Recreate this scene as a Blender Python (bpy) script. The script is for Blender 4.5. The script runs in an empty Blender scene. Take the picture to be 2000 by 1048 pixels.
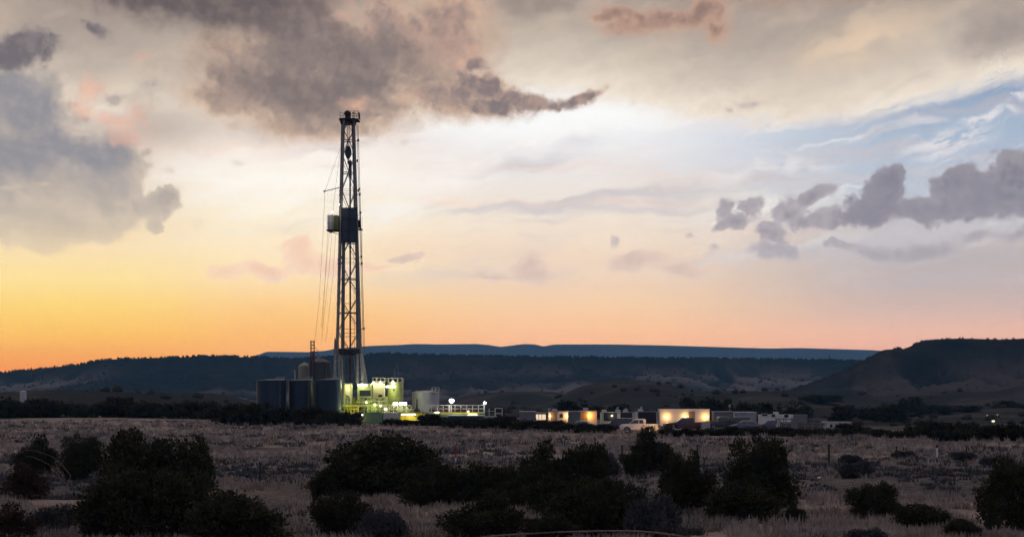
import bpy, math, random
import numpy as np
from mathutils import Vector, Matrix, noise as mnoise

# ------------------------------------------------------------------ scene
sc = bpy.context.scene
COL = sc.collection
R = math.radians
F = 3487.0          # focal length in pixels of the 2000 px wide photograph
HZ = 755.0          # row of the horizon
CZ = 6.0            # eye height above the drilling pad

cam_d = bpy.data.cameras.new("camera")
cam_d.sensor_width = 36.0
cam_d.lens = 36.0 * F / 2000.0
cam_d.shift_y = (HZ - 524.0) / 2000.0
cam_d.clip_start = 0.5
cam_d.clip_end = 60000.0
cam = bpy.data.objects.new("camera", cam_d)
cam.location = (0, 0, CZ)
cam.rotation_euler = (R(90), 0, 0)
COL.objects.link(cam)
sc.camera = cam

sc.view_settings.view_transform = 'Standard'
sc.view_settings.look = 'None'
sc.view_settings.exposure = 0.0
sc.view_settings.gamma = 1.0
sc.view_settings.use_curve_mapping = False
sc.cycles.use_denoising = True
sc.cycles.use_adaptive_sampling = True
sc.cycles.adaptive_threshold = 0.03
sc.cycles.adaptive_min_samples = 12
sc.cycles.max_bounces = 5
sc.cycles.volume_bounces = 0
sc.cycles.sample_clamp_indirect = 3.0

HAZE_D, HAZE_TOP = 1.0e-4, 262.0
SUN_AZ, SUN_EL = -24.0, 2.2       # the sun has just gone down behind the left mesa

def lin(r, g, b):
    f = lambda c: ((c / 255.0 + 0.055) / 1.055) ** 2.4 if c > 10 else c / 255.0 / 12.92
    return (f(r), f(g), f(b), 1.0)

def ang(px, py):
    u = (px - 1000.0) / F; v = (HZ - py) / F
    return math.degrees(math.atan(u)), math.degrees(math.atan2(v, math.sqrt(1 + u * u)))

# ------------------------------------------------------------------ sky
world = bpy.data.worlds.new("World")
sc.world = world
world.use_nodes = True
world.cycles.sampling_method = 'MANUAL'
world.cycles.sample_map_resolution = 512
NT = world.node_tree
NT.nodes.clear()

def nd(t, **kw):
    n = NT.nodes.new(t)
    for k, v in kw.items(): setattr(n, k, v)
    return n
def setin(n, i, v):
    if v is None: return
    if hasattr(v, 'is_output'): NT.links.new(v, n.inputs[i])
    else: n.inputs[i].default_value = v
def M(op, a, b=None, c=None, clamp=False):
    n = nd('ShaderNodeMath', operation=op, use_clamp=clamp)
    setin(n, 0, a); setin(n, 1, b); setin(n, 2, c)
    return n.outputs[0]
def smooth(v, a, b, lo=0.0, hi=1.0):
    n = nd('ShaderNodeMapRange', interpolation_type='SMOOTHSTEP')
    setin(n, 0, v); setin(n, 1, a); setin(n, 2, b); setin(n, 3, lo); setin(n, 4, hi)
    return n.outputs[0]
def mixc(f, a, b, mode='MIX'):
    n = nd('ShaderNodeMix', data_type='RGBA', blend_type=mode)
    setin(n, 0, f); setin(n, 6, a); setin(n, 7, b)
    return n.outputs[2]
def ramp(v, stops, interp='EASE'):
    n = nd('ShaderNodeValToRGB')
    cr = n.color_ramp; cr.interpolation = interp
    while len(cr.elements) < len(stops): cr.elements.new(0.5)
    for e, (p, c) in zip(cr.elements, stops):
        e.position = p; e.color = c
    setin(n, 0, v)
    return n.outputs[0]
def vec(x, y, z=0.0):
    n = nd('ShaderNodeCombineXYZ'); setin(n, 0, x); setin(n, 1, y); setin(n, 2, z)
    return n.outputs[0]
def fbm(v, scale, detail=6, rough=0.55, dist=0.0, seed=0.0):
    n = nd('ShaderNodeTexNoise', noise_dimensions='4D')
    setin(n, 'Vector', v); setin(n, 'W', seed); setin(n, 'Scale', scale); setin(n, 'Detail', detail)
    setin(n, 'Roughness', rough); setin(n, 'Distortion', dist)
    return n.outputs[0]

tc = nd('ShaderNodeTexCoord')
sep = nd('ShaderNodeSeparateXYZ'); NT.links.new(tc.outputs['Generated'], sep.inputs[0])
AZ = M('MULTIPLY', M('ARCTAN2', sep.outputs[0], sep.outputs[1]), 57.29578)
EL = M('MULTIPLY', M('ARCSINE', sep.outputs[2]), 57.29578)
P0 = vec(AZ, EL)
# domain warp, so that no cloud keeps a geometric outline
PX = M('MULTIPLY_ADD', M('SUBTRACT', fbm(P0, 0.6, 8, 0.66, 0, 31.0), 0.5), 1.7, AZ)
PY = M('MULTIPLY_ADD', M('SUBTRACT', fbm(P0, 0.6, 8, 0.66, 0, 57.0), 0.5), 1.25, EL)
P = vec(PX, PY)
Nbig = fbm(P0, 0.40, 7, 0.6, 0.3, 3.1)
Nfine = fbm(P0, 1.6, 10, 0.68, 0.3, 7.7)
vor = nd('ShaderNodeTexVoronoi', feature='SMOOTH_F1'); setin(vor, 'Vector', P); setin(vor, 'Scale', 1.25); setin(vor, 'Detail', 2.0); setin(vor, 'Roughness', 0.55)
Nbil = vor.outputs[0]

def EP(py): return ang(1000, py)[1]
def ep(py): return max(0.0, min(1.0, EP(py) / 14.0))
ELn = M('DIVIDE', EL, 14.0, clamp=True)
def column(stops):
    st = sorted((ep(y), lin(*c)) for y, c in stops)
    return ramp(ELn, st, 'LINEAR')
cL = column([(752, (250, 128, 20)), (725, (255, 146, 26)), (690, (255, 168, 44)), (650, (255, 193, 72)), (600, (255, 212, 108)), (550, (255, 224, 146)),
             (490, (250, 222, 172)), (430, (236, 212, 176)), (360, (216, 196, 172)), (250, (192, 176, 162)), (130, (176, 160, 147)), (0, (160, 146, 138))])
cM = column([(752, (252, 150, 60)), (700, (255, 170, 74)), (650, (255, 186, 92)), (600, (255, 202, 122)), (550, (255, 222, 168)), (480, (255, 234, 196)),
             (420, (255, 241, 213)), (350, (254, 241, 226)), (300, (250, 236, 224)), (220, (222, 204, 188)), (120, (184, 168, 156)), (0, (160, 148, 142))])
cC = column([(752, (245, 160, 110)), (690, (252, 178, 122)), (640, (252, 193, 140)), (590, (247, 205, 160)), (530, (240, 212, 185)), (470, (243, 221, 197)),
             (400, (240, 226, 212)), (330, (234, 228, 225)), (270, (240, 238, 238)), (225, (250, 249, 248)), (150, (238, 232, 226)), (0, (190, 180, 172))])
cR = column([(752, (225, 150, 120)), (690, (240, 172, 138)), (650, (234, 180, 152)), (610, (212, 179, 164)), (560, (192, 174, 168)), (500, (188, 178, 176)),
             (440, (194, 191, 194)), (380, (190, 196, 205)), (320, (174, 188, 206)), (250, (164, 180, 200)), (170, (138, 157, 184)), (0, (110, 128, 160))])
def azm(a, b): return smooth(AZ, ang(a, 700)[0], ang(b, 700)[0])
base = mixc(azm(60, 520), cL, cM)
base = mixc(azm(520, 1080), base, cC)
base = mixc(azm(1150, 1820), base, cR)

def dotc(a, b, c):
    n = nd('ShaderNodeVectorMath', operation='DOT_PRODUCT'); NT.links.new(P3, n.inputs[0]); n.inputs[1].default_value = (a, b, c)
    return n.outputs['Value']
def ellipse2(px, py, rx, ry, rot=0):
    # squared distance from an ellipse's centre, 1 on its rim
    a, e = ang(px, py); rx = rx / F * 57.3; ry = ry / F * 57.3; c = math.cos(R(rot)); s_ = math.sin(R(rot))
    x = dotc(c / rx, s_ / rx, -(a * c + e * s_) / rx)
    y = dotc(-s_ / ry, c / ry, (a * s_ - e * c) / ry)
    return M('MULTIPLY_ADD', x, x, M('MULTIPLY', y, y))
# thin level streaks of high cloud, tilted up to the right
def streaks(tilt, sx, sy, scale, seed, detail=9):
    c = math.cos(R(tilt)); s_ = math.sin(R(tilt))
    x = M('MULTIPLY_ADD', PX, c * sx, M('MULTIPLY', PY, -s_ * sx)); y = M('MULTIPLY_ADD', PX, s_ * sy, M('MULTIPLY', PY, c * sy))
    return fbm(vec(x, y), scale, detail, 0.6, 0.3, seed)
S1 = streaks(-6, 0.13, 1.1, 1.0, 1.3)
S2 = streaks(-11, 0.17, 1.3, 1.0, 5.2)
S3 = streaks(0, 0.12, 1.5, 1.0, 9.9)
vtone = streaks(-16, 0.3, 0.9, 1.0, 12.5)
S4 = streaks(-14, 0.9, 3.0, 1.2, 20.0, 7)
Nrel = M('SUBTRACT', fbm(vec(AZ, EL, 4.0), 0.75, 6, 0.6, 0.2, 41.0), fbm(vec(M('ADD', AZ, -0.22), M('ADD', EL, -0.16), 4.0), 0.75, 6, 0.6, 0.2, 41.0))
REL = smooth(Nrel, -0.07, 0.10)  # sunward sides of the billows, lightened in the cloud colours
allz = M('MULTIPLY_ADD', M('ADD', M('MULTIPLY', REL, 1.0), M('ADD', M('ADD', M('ADD', M('ADD', S1, S2), M('ADD', S3, S4)), M('ADD', vtone, Nbig)), M('ADD', Nfine, Nbil))), 1e-7, 1.0)
P3 = vec(PX, PY, allz)
up = smooth(EL, 3.0, 6.0)
stc = smooth(AZ, ang(380, 500)[0], ang(760, 500)[0])
m1 = M('MULTIPLY', M('MULTIPLY', smooth(S1, 0.47, 0.68), smooth(EL, 2.6, 4.6)), 0.75)
base = mixc(M('MULTIPLY', m1, stc), base, lin(200, 193, 196))
m2 = M('MULTIPLY', M('MULTIPLY', smooth(S2, 0.50, 0.72), up), 0.8)
base = mixc(m2, base, lin(253, 247, 240))
base = mixc(M('MULTIPLY', M('MULTIPLY', smooth(S3, 0.45, 0.75), 0.30), smooth(EL, 1.0, 3.0)), base, lin(244, 200, 170))
# brightest part of the sky, where the veil thins over the sunset
ctr = M('MULTIPLY', smooth(M('SQRT', ellipse2(1090, 238, 330, 45, 4)), 1.1, 0.2), 0.85)
base = mixc(ctr, base, lin(252, 251, 249))
ctr2 = M('MULTIPLY', smooth(M('SQRT', ellipse2(560, 345, 330, 70, 2)), 1.1, 0.1), M('MULTIPLY', smooth(S1, 0.6, 0.4), 0.8))
base = mixc(ctr2, base, lin(255, 250, 240))

# big veil of cloud above an edge that climbs to the right
def curve_az(pts):
    lo, hi = -17.0, 17.0
    n = nd('ShaderNodeFloatCurve'); cv = n.mapping.curves[0]
    st = [((ang(*p)[0] - lo) / (hi - lo), ang(*p)[1] / 14.0) for p in pts]
    while len(cv.points) < len(st): cv.points.new(0.5, 0.5)
    for q, (x, y) in zip(cv.points, st): q.location = (x, y)
    n.mapping.update()
    setin(n, 'Value', smooth_lin(AZ, lo, hi))
    return M('MULTIPLY', n.outputs[0], 14.0)
def smooth_lin(v, a, b):
    n = nd('ShaderNodeMapRange'); setin(n, 0, v); setin(n, 1, a); setin(n, 2, b)
    return n.outputs[0]
edge = curve_az([(10, 250), (500, 245), (820, 222), (1150, 205), (1290, 232), (1420, 252), (1560, 252), (1700, 226), (1850, 190), (1990, 152)])
sv = M('ADD', M('SUBTRACT', EL, edge), M('MULTIPLY', M('SUBTRACT', Nfine, 0.5), 0.9))
sv = M('ADD', sv, M('MULTIPLY', M('SUBTRACT', S2, 0.5), 1.4))
vmask = smooth(sv, -0.25, 0.55)
vcol = ramp(M('DIVIDE', sv, 5.0, clamp=True), [(0.0, lin(246, 238, 228)), (0.10, lin(240, 226, 208)), (0.26, lin(216, 200, 183)), (0.5, lin(182, 167, 153)), (0.8, lin(160, 144, 134)), (1.0, lin(136, 124, 118))], 'LINEAR')
vcol = mixc(M('MULTIPLY', smooth(vtone, 0.45, 0.75), 0.55), vcol, lin(214, 192, 170))
vcol = mixc(M('MULTIPLY', smooth(vtone, 0.52, 0.25), 0.35), vcol, lin(148, 138, 134))
base = mixc(M('MULTIPLY', vmask, 0.96), base, vcol)

def cloud(cur, blobs, inner, rim, amp=0.55, fine=0.28, bil=0.0, soft=0.22, core=(0.15, 0.7), op=1.0, k=0.6, tone=None, toneamt=0.5, painted_relief=0.42):
    s = None
    for b in blobs:
        l = ellipse2(*b)
        s = l if s is None else M('SMOOTH_MIN', s, l, k)
    s = M('SQRT', M('MAXIMUM', s, 0.0))
    rm = sum(math.sqrt(b[2] * b[3]) for b in blobs) / len(blobs)
    kk = max(1.0, min(2.6, 62.0 / rm)); amp *= kk ** 0.5; fine *= kk; bil *= kk ** 0.7; soft *= kk ** 0.6
    s = M('SUBTRACT', 1.0, s)
    s = M('MULTIPLY_ADD', M('SUBTRACT', Nbig, 0.5), amp, s)
    s = M('MULTIPLY_ADD', M('SUBTRACT', Nfine, 0.5), fine * 1.6, s)
    if bil: s = M('MULTIPLY_ADD', M('SUBTRACT', 0.42, Nbil), bil, s)
    mask = smooth(s, 0.0, soft)
    if op != 1.0: mask = M('MULTIPLY', mask, op)
    c = mixc(smooth(M('MULTIPLY_ADD', M('SUBTRACT', Nfine, 0.5), 0.5, s), core[0], core[1]), rim, inner)
    c = mixc(M('MULTIPLY', REL, painted_relief), c, rim)
    if tone: c = mixc(M('MULTIPLY', smooth(Nbig, 0.42, 0.66), toneamt), c, tone)
    return mixc(mask, cur, c)

G = lambda *a: lin(*a)
# pale far cumulus low over the horizon
base = cloud(base, [(590, 508, 60, 40), (588, 484, 32, 28), (650, 520, 70, 26), (520, 528, 70, 18), (440, 532, 60, 18), (730, 520, 60, 14)], G(242, 202, 172), G(250, 216, 186), 0.2, 0.25, 0.3, 0.12, op=0.95)
base = cloud(base, [(1050, 526, 90, 28), (1042, 505, 42, 24), (960, 540, 70, 14), (1240, 510, 75, 24), (1235, 498, 36, 16), (1340, 528, 90, 18), (785, 503, 50, 13)], G(214, 188, 174), G(230, 204, 184), 0.25, 0.25, 0.3, 0.15, op=0.9)
base = cloud(base, [(1198, 468, 17, 20), (1345, 455, 28, 11), (1400, 490, 22, 18), (1428, 214, 20, 11), (1470, 198, 46, 12)], G(190, 174, 172), G(210, 194, 188), 0.15, 0.2, 0.2, 0.4, op=0.75)
base = cloud(base, [(395, 444, 30, 16), (398, 436, 18, 18), (325, 330, 40, 14), (375, 322, 26, 10), (440, 332, 18, 11), (465, 320, 34, 9), (792, 272, 30, 12)], G(206, 182, 168), G(222, 202, 186), 0.2, 0.7, 0.5, 0.8, op=0.8, k=0.1)

# purple-grey cumulus bank on the right, melting away at its foot
base = cloud(base, [(1810, 490, 130, 26, 4), (1520, 490, 90, 28), (1690, 492, 50, 20), (1640, 480, 50, 14), (1910, 462, 60, 18, 6), (1990, 455, 80, 28, 8)], G(166, 156, 162), G(182, 174, 177), 0.3, 0.3, 0.3, 0.35, op=0.8)
base = cloud(base, [(1435, 436, 84, 26, 0), (1408, 414, 34, 30), (1466, 408, 34, 34), (1520, 452, 56, 34), (1550, 415, 60, 46, 20), (1600, 378, 64, 26, 14), (1600, 424, 100, 34), (1690, 422, 130, 34, 2)],
             G(146, 138, 147), G(176, 166, 170), 0.25, 0.6, 0.45, 0.30, (0.1, 0.9), k=0.25, tone=G(160, 151, 157), toneamt=0.7, painted_relief=0.8, op=0.92)
base = cloud(base, [(1690, 412, 90, 38, 12), (1725, 388, 70, 52), (1736, 352, 42, 42), (1800, 412, 110, 36), (1880, 402, 140, 44, 4),
                    (1868, 366, 84, 54, 18), (1950, 378, 110, 66), (1985, 342, 86, 72, 15), (2030, 322, 80, 64), (2040, 400, 90, 40)],
             G(120, 117, 128), G(156, 149, 155), 0.28, 0.6, 0.45, 0.28, (0.1, 1.0), k=0.25, tone=G(140, 133, 145), toneamt=0.8, painted_relief=0.8, op=0.95)

# wisps in the blue gap
def zone(px, py, rx, ry, rot=0, a=0.3, b=1.0):
    return smooth(M('SQRT', ellipse2(px, py, rx, ry, rot)), b, a)
for z, op in (((1850, 278, 120, 36, 10), 0.9), ((1930, 232, 80, 18, 10), 1.0), ((1985, 190, 40, 14, 25), 0.8), ((1520, 318, 160, 24, -5), 0.9), ((1800, 240, 70, 18, 4), 0.5)):
    base = mixc(M('MULTIPLY', M('MULTIPLY', zone(*z), smooth(S4, 0.40, 0.58)), op), base, lin(226, 222, 224))

# sunlit streak high on the right, brown shreds at the top
base = mixc(M('MULTIPLY', M('MULTIPLY', zone(1680, 80, 190, 70, 16, 0.1), smooth(vtone, 0.38, 0.62)), 0.7), base, lin(234, 206, 176))
base = cloud(base, [(1960, 60, 150, 80, 10), (2080, 10, 200, 60)], G(142, 130, 127), G(165, 150, 142), 0.5, 0.2, 0, 0.9, op=0.7)
base = cloud(base, [(1580, -10, 300, 34)], G(172, 142, 124), G(186, 162, 146), 0.4, 0.2, 0, 0.8, op=0.5)
base = cloud(base, [(1280, 44, 160, 36, 2), (1370, 28, 90, 44, 20), (1220, 26, 100, 22, -14), (1400, 55, 44, 44), (1180, 30, 60, 18)], G(142, 116, 106), G(204, 162, 138), 0.35, 0.4, 0.2, 0.6, (0.2, 0.9), op=0.9, k=0.4)
base = cloud(base, [(1040, 12, 130, 34)], G(150, 134, 126), G(176, 158, 146), 0.4, 0.3, 0, 0.6, op=0.7)

# the big grey mass left of the rig top, lit salmon along its edges
base = cloud(base, [(400, 150, 190, 110, -20), (330, 240, 160, 80), (520, 245, 120, 60)], G(186, 168, 156), G(202, 184, 168), 0.6, 0.2, 0, 0.9, op=0.65)
base = cloud(base, [(640, 200, 260, 90, -4), (560, 130, 230, 120, -10), (740, 120, 220, 150), (450, 185, 140, 60), (880, 180, 200, 80, -6), (600, 240, 190, 50), (860, 60, 160, 140)],
             G(152, 135, 126), G(220, 188, 160), 0.5, 0.35, 0.2, 0.55, (0.1, 0.75), k=0.5, tone=G(184, 156, 140), toneamt=0.7)
base = cloud(base, [(760, 50, 150, 100), (880, 60, 90, 100), (600, 30, 80, 50)], G(146, 128, 122), G(214, 172, 150), 0.7, 0.5, 0.4, 0.6, (0.05, 0.6), op=0.8, tone=G(186, 152, 138), toneamt=0.6)
base = cloud(base, [(430, 5, 280, 100, -8), (300, -10, 230, 70), (560, 60, 170, 90, -10), (560, 10, 150, 80)], G(104, 92, 91), G(144, 128, 118), 0.55, 0.35, 0.2, 0.8, (0.0, 0.7), k=0.5)
base = cloud(base, [(620, 100, 200, 110, -10), (730, 110, 160, 110), (540, 165, 210, 70, -10), (700, 170, 150, 90), (600, 200, 190, 60)], G(125, 112, 108), G(156, 138, 130), 0.5, 0.35, 0.2, 0.8, (0.0, 0.7), k=0.5, op=0.9)
base = cloud(base, [(830, 45, 22, 80, -4), (940, 22, 36, 36), (728, 60, 30, 60, 15), (715, 200, 50, 26), (668, 30, 40, 26), (270, 108, 44, 16, 20)], G(226, 178, 154), G(214, 178, 158), 0.4, 0.4, 0.3, 0.9, op=0.55)
base = cloud(base, [(940, 168, 100, 40, -8), (1010, 188, 90, 30, -14), (935, 118, 42, 34), (1140, 190, 60, 22, 20), (1070, 196, 110, 26, -4), (960, 205, 140, 30, 2), (860, 190, 90, 40)],
             G(134, 120, 118), G(212, 178, 156), 0.25, 0.4, 0.4, 0.5, (0.02, 0.6), k=0.3)
base = cloud(base, [(935, 106, 48, 30), (900, 118, 34, 24), (880, 60, 40, 60), (800, 190, 80, 26), (690, 210, 60, 24)], G(236, 184, 156), G(222, 180, 156), 0.4, 0.7, 0.5, 0.9, op=0.7)

# left bank: cumulus seen from the shaded side, haze-thin towards its foot
base = cloud(base, [(-20, 330, 240, 170), (150, 350, 180, 90), (200, 385, 110, 74), (60, 430, 260, 60), (275, 405, 110, 40, 14), (320, 388, 50, 32, 20), (140, 450, 190, 44, 4), (300, 442, 26, 22), (40, 240, 150, 130), (215, 330, 80, 70)],
             G(172, 162, 156), G(204, 188, 172), 0.3, 0.35, 0.4, 0.22, (0.02, 0.7), k=0.3, tone=G(190, 174, 158), toneamt=0.7)
base = cloud(base, [(50, 225, 150, 80, -20), (20, 300, 150, 80), (130, 290, 150, 56, -20), (20, 170, 120, 60), (200, 300, 90, 60)], G(142, 140, 146), G(168, 160, 158), 0.45, 0.35, 0.3, 0.7, (0.0, 0.7), k=0.4, op=0.9)
base = cloud(base, [(30, 90, 120, 38, -6), (70, 72, 70, 30), (10, 110, 90, 40), (185, 60, 60, 20, -25)], G(116, 108, 110), G(154, 142, 137), 0.3, 0.5, 0.4, 0.5, (0.0, 0.7))
base = cloud(base, [(295, 165, 46, 32, -20), (170, 235, 40, 26)], G(146, 134, 132), G(170, 156, 148), 0.3, 0.6, 0.4, 1.0, (0.0, 0.7))
base = cloud(base, [(225, 235, 120, 44, -20), (272, 225, 60, 64), (178, 175, 56, 60), (160, 215, 56, 44), (250, 275, 54, 44)], G(238, 184, 160), G(216, 182, 160), 0.4, 0.7, 0.6, 1.0, op=0.85, tone=G(196, 164, 150), toneamt=0.6)
base = cloud(base, [(218, 188, 36, 26), (225, 195, 20, 22)], G(158, 144, 144), G(184, 162, 152), 0.3, 0.4, 0.3, 0.7, op=0.8)
base = cloud(base, [(95, 361, 28, 12), (20, 366, 54, 14, 4)], G(242, 220, 184), G(222, 200, 172), 0.3, 0.5, 0.4, 0.5, op=0.8)
# warm veil melting the bank into the glow
base = mixc(M('MULTIPLY', M('MULTIPLY', smooth(EL, 7.0, 3.4), smooth(AZ, -7.5, -13)), 0.7), base, cL)

# the rest of the dome: dusk, dim blue away from the sunset, more grey cloud overhead
nish = nd('ShaderNodeTexSky', sky_type='NISHITA')
nish.sun_disc = False; nish.sun_elevation = R(SUN_EL); nish.sun_rotation = R(SUN_AZ); nish.air_density = 1.2; nish.dust_density = 1.5
outer = mixc(smooth(EL, -2.0, 55.0), lin(48, 82, 148), lin(184, 171, 165))
back = M('COSINE', M('DIVIDE', M('SUBTRACT', AZ, SUN_AZ), 57.29578))
outer = mixc(M('MULTIPLY', smooth(back, -0.2, 1.0), 0.55), outer, lin(176, 150, 138))
outer = mixc(M('MULTIPLY', smooth(Nbig, 0.42, 0.66), M('MULTIPLY', smooth(EL, 4, 20), 0.5)), outer, lin(112, 106, 114))
nsk = mixc(1.0, nish.outputs[0], (0.004, 0.006, 0.010, 1), 'MULTIPLY')
outer = mixc(1.0, outer, nsk, 'ADD')
front = M('MULTIPLY', smooth(M('ABSOLUTE', AZ), 48.0, 17.5), smooth(EL, 24.0, 12.0))
final = mixc(front, outer, base)
# the light of the low sky as it is above the haze, which dims it on its long way to the camera
path = M('MINIMUM', M('DIVIDE', HAZE_TOP - CZ, M('MAXIMUM', sep.outputs[2], 0.0005)), 11000.0)
boost = M('EXPONENT', M('MULTIPLY', path, HAZE_D * 0.93))
strength = M('MULTIPLY_ADD', M('SUBTRACT', boost, 1.0), front, 1.0)
bg = nd('ShaderNodeBackground'); NT.links.new(final, bg.inputs[0]); NT.links.new(strength, bg.inputs[1])
wo = nd('ShaderNodeOutputWorld'); NT.links.new(bg.outputs[0], wo.inputs[0])

sl = bpy.data.lights.new("sun", 'SUN')
sl.energy = 0.10; sl.angle = R(10); sl.color = (1.0, 0.72, 0.48)
so = bpy.data.objects.new("sun", sl)
sd = Vector((math.sin(R(SUN_AZ)) * math.cos(R(SUN_EL)), math.cos(R(SUN_AZ)) * math.cos(R(SUN_EL)), math.sin(R(SUN_EL))))
so.rotation_euler = sd.to_track_quat('Z', 'Y').to_euler()
so.location = (-60, 120, 60)
COL.objects.link(so)

# ================================================================== helpers
rnd = random.Random(7)
def sstep(a, b, x):
    t = max(0.0, min(1.0, (x - a) / (b - a))); return t * t * (3 - 2 * t)
def W(px, py, Y):
    """world point seen at pixel (px, py) of the photograph, Y metres away"""
    return Vector(((px - 1000.0) / F * Y, Y, CZ + (HZ - py) / F * Y))

def tag(o, label=None, cat=None, group=None, kind=None):
    if label: o['label'] = label
    if cat: o['category'] = cat
    if group: o['group'] = group
    if kind: o['kind'] = kind
    return o
def empty(name, loc, label, cat, group=None, rz=0.0):
    o = bpy.data.objects.new(name, None); COL.objects.link(o)
    o.empty_display_size = 0.3
    o.location = loc; o.rotation_euler = (0, 0, rz)
    return tag(o, label, cat, group)

def principled(name, col, rough=0.7, metal=0.0, var=0.25, scale=1.2, bump=0.0, col2=None, spec=0.4, stretch=(1, 1, 1)):
    m = bpy.data.materials.new(name); m.use_nodes = True
    t = m.node_tree; b = t.nodes['Principled BSDF']
    b.inputs['Roughness'].default_value = rough; b.inputs['Metallic'].default_value = metal
    b.inputs['Specular IOR Level'].default_value = spec
    tc = t.nodes.new('ShaderNodeTexCoord'); mp = t.nodes.new('ShaderNodeMapping'); mp.inputs['Scale'].default_value = stretch
    n = t.nodes.new('ShaderNodeTexNoise'); n.inputs['Scale'].default_value = scale; n.inputs['Detail'].default_value = 5
    t.links.new(tc.outputs['Object'], mp.inputs[0]); t.links.new(mp.outputs[0], n.inputs['Vector'])
    r = t.nodes.new('ShaderNodeValToRGB')
    c2 = col2 if col2 else tuple(c * (1 - var) for c in col[:3])
    r.color_ramp.elements[0].position = 0.35; r.color_ramp.elements[0].color = (*c2[:3], 1)
    r.color_ramp.elements[1].position = 0.65; r.color_ramp.elements[1].color = (*col[:3], 1)
    t.links.new(n.outputs[0], r.inputs[0]); t.links.new(r.outputs[0], b.inputs['Base Color'])
    if bump:
        bp = t.nodes.new('ShaderNodeBump'); bp.inputs['Strength'].default_value = bump; bp.inputs['Distance'].default_value = 0.05
        t.links.new(n.outputs[0], bp.inputs['Height']); t.links.new(bp.outputs[0], b.inputs['Normal'])
    return m
def emis(name, col, s):
    m = bpy.data.materials.new(name); m.use_nodes = True
    b = m.node_tree.nodes['Principled BSDF']
    b.inputs['Base Color'].default_value = (0.8, 0.8, 0.8, 1)
    b.inputs['Emission Color'].default_value = (*col, 1); b.inputs['Emission Strength'].default_value = s
    return m
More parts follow.
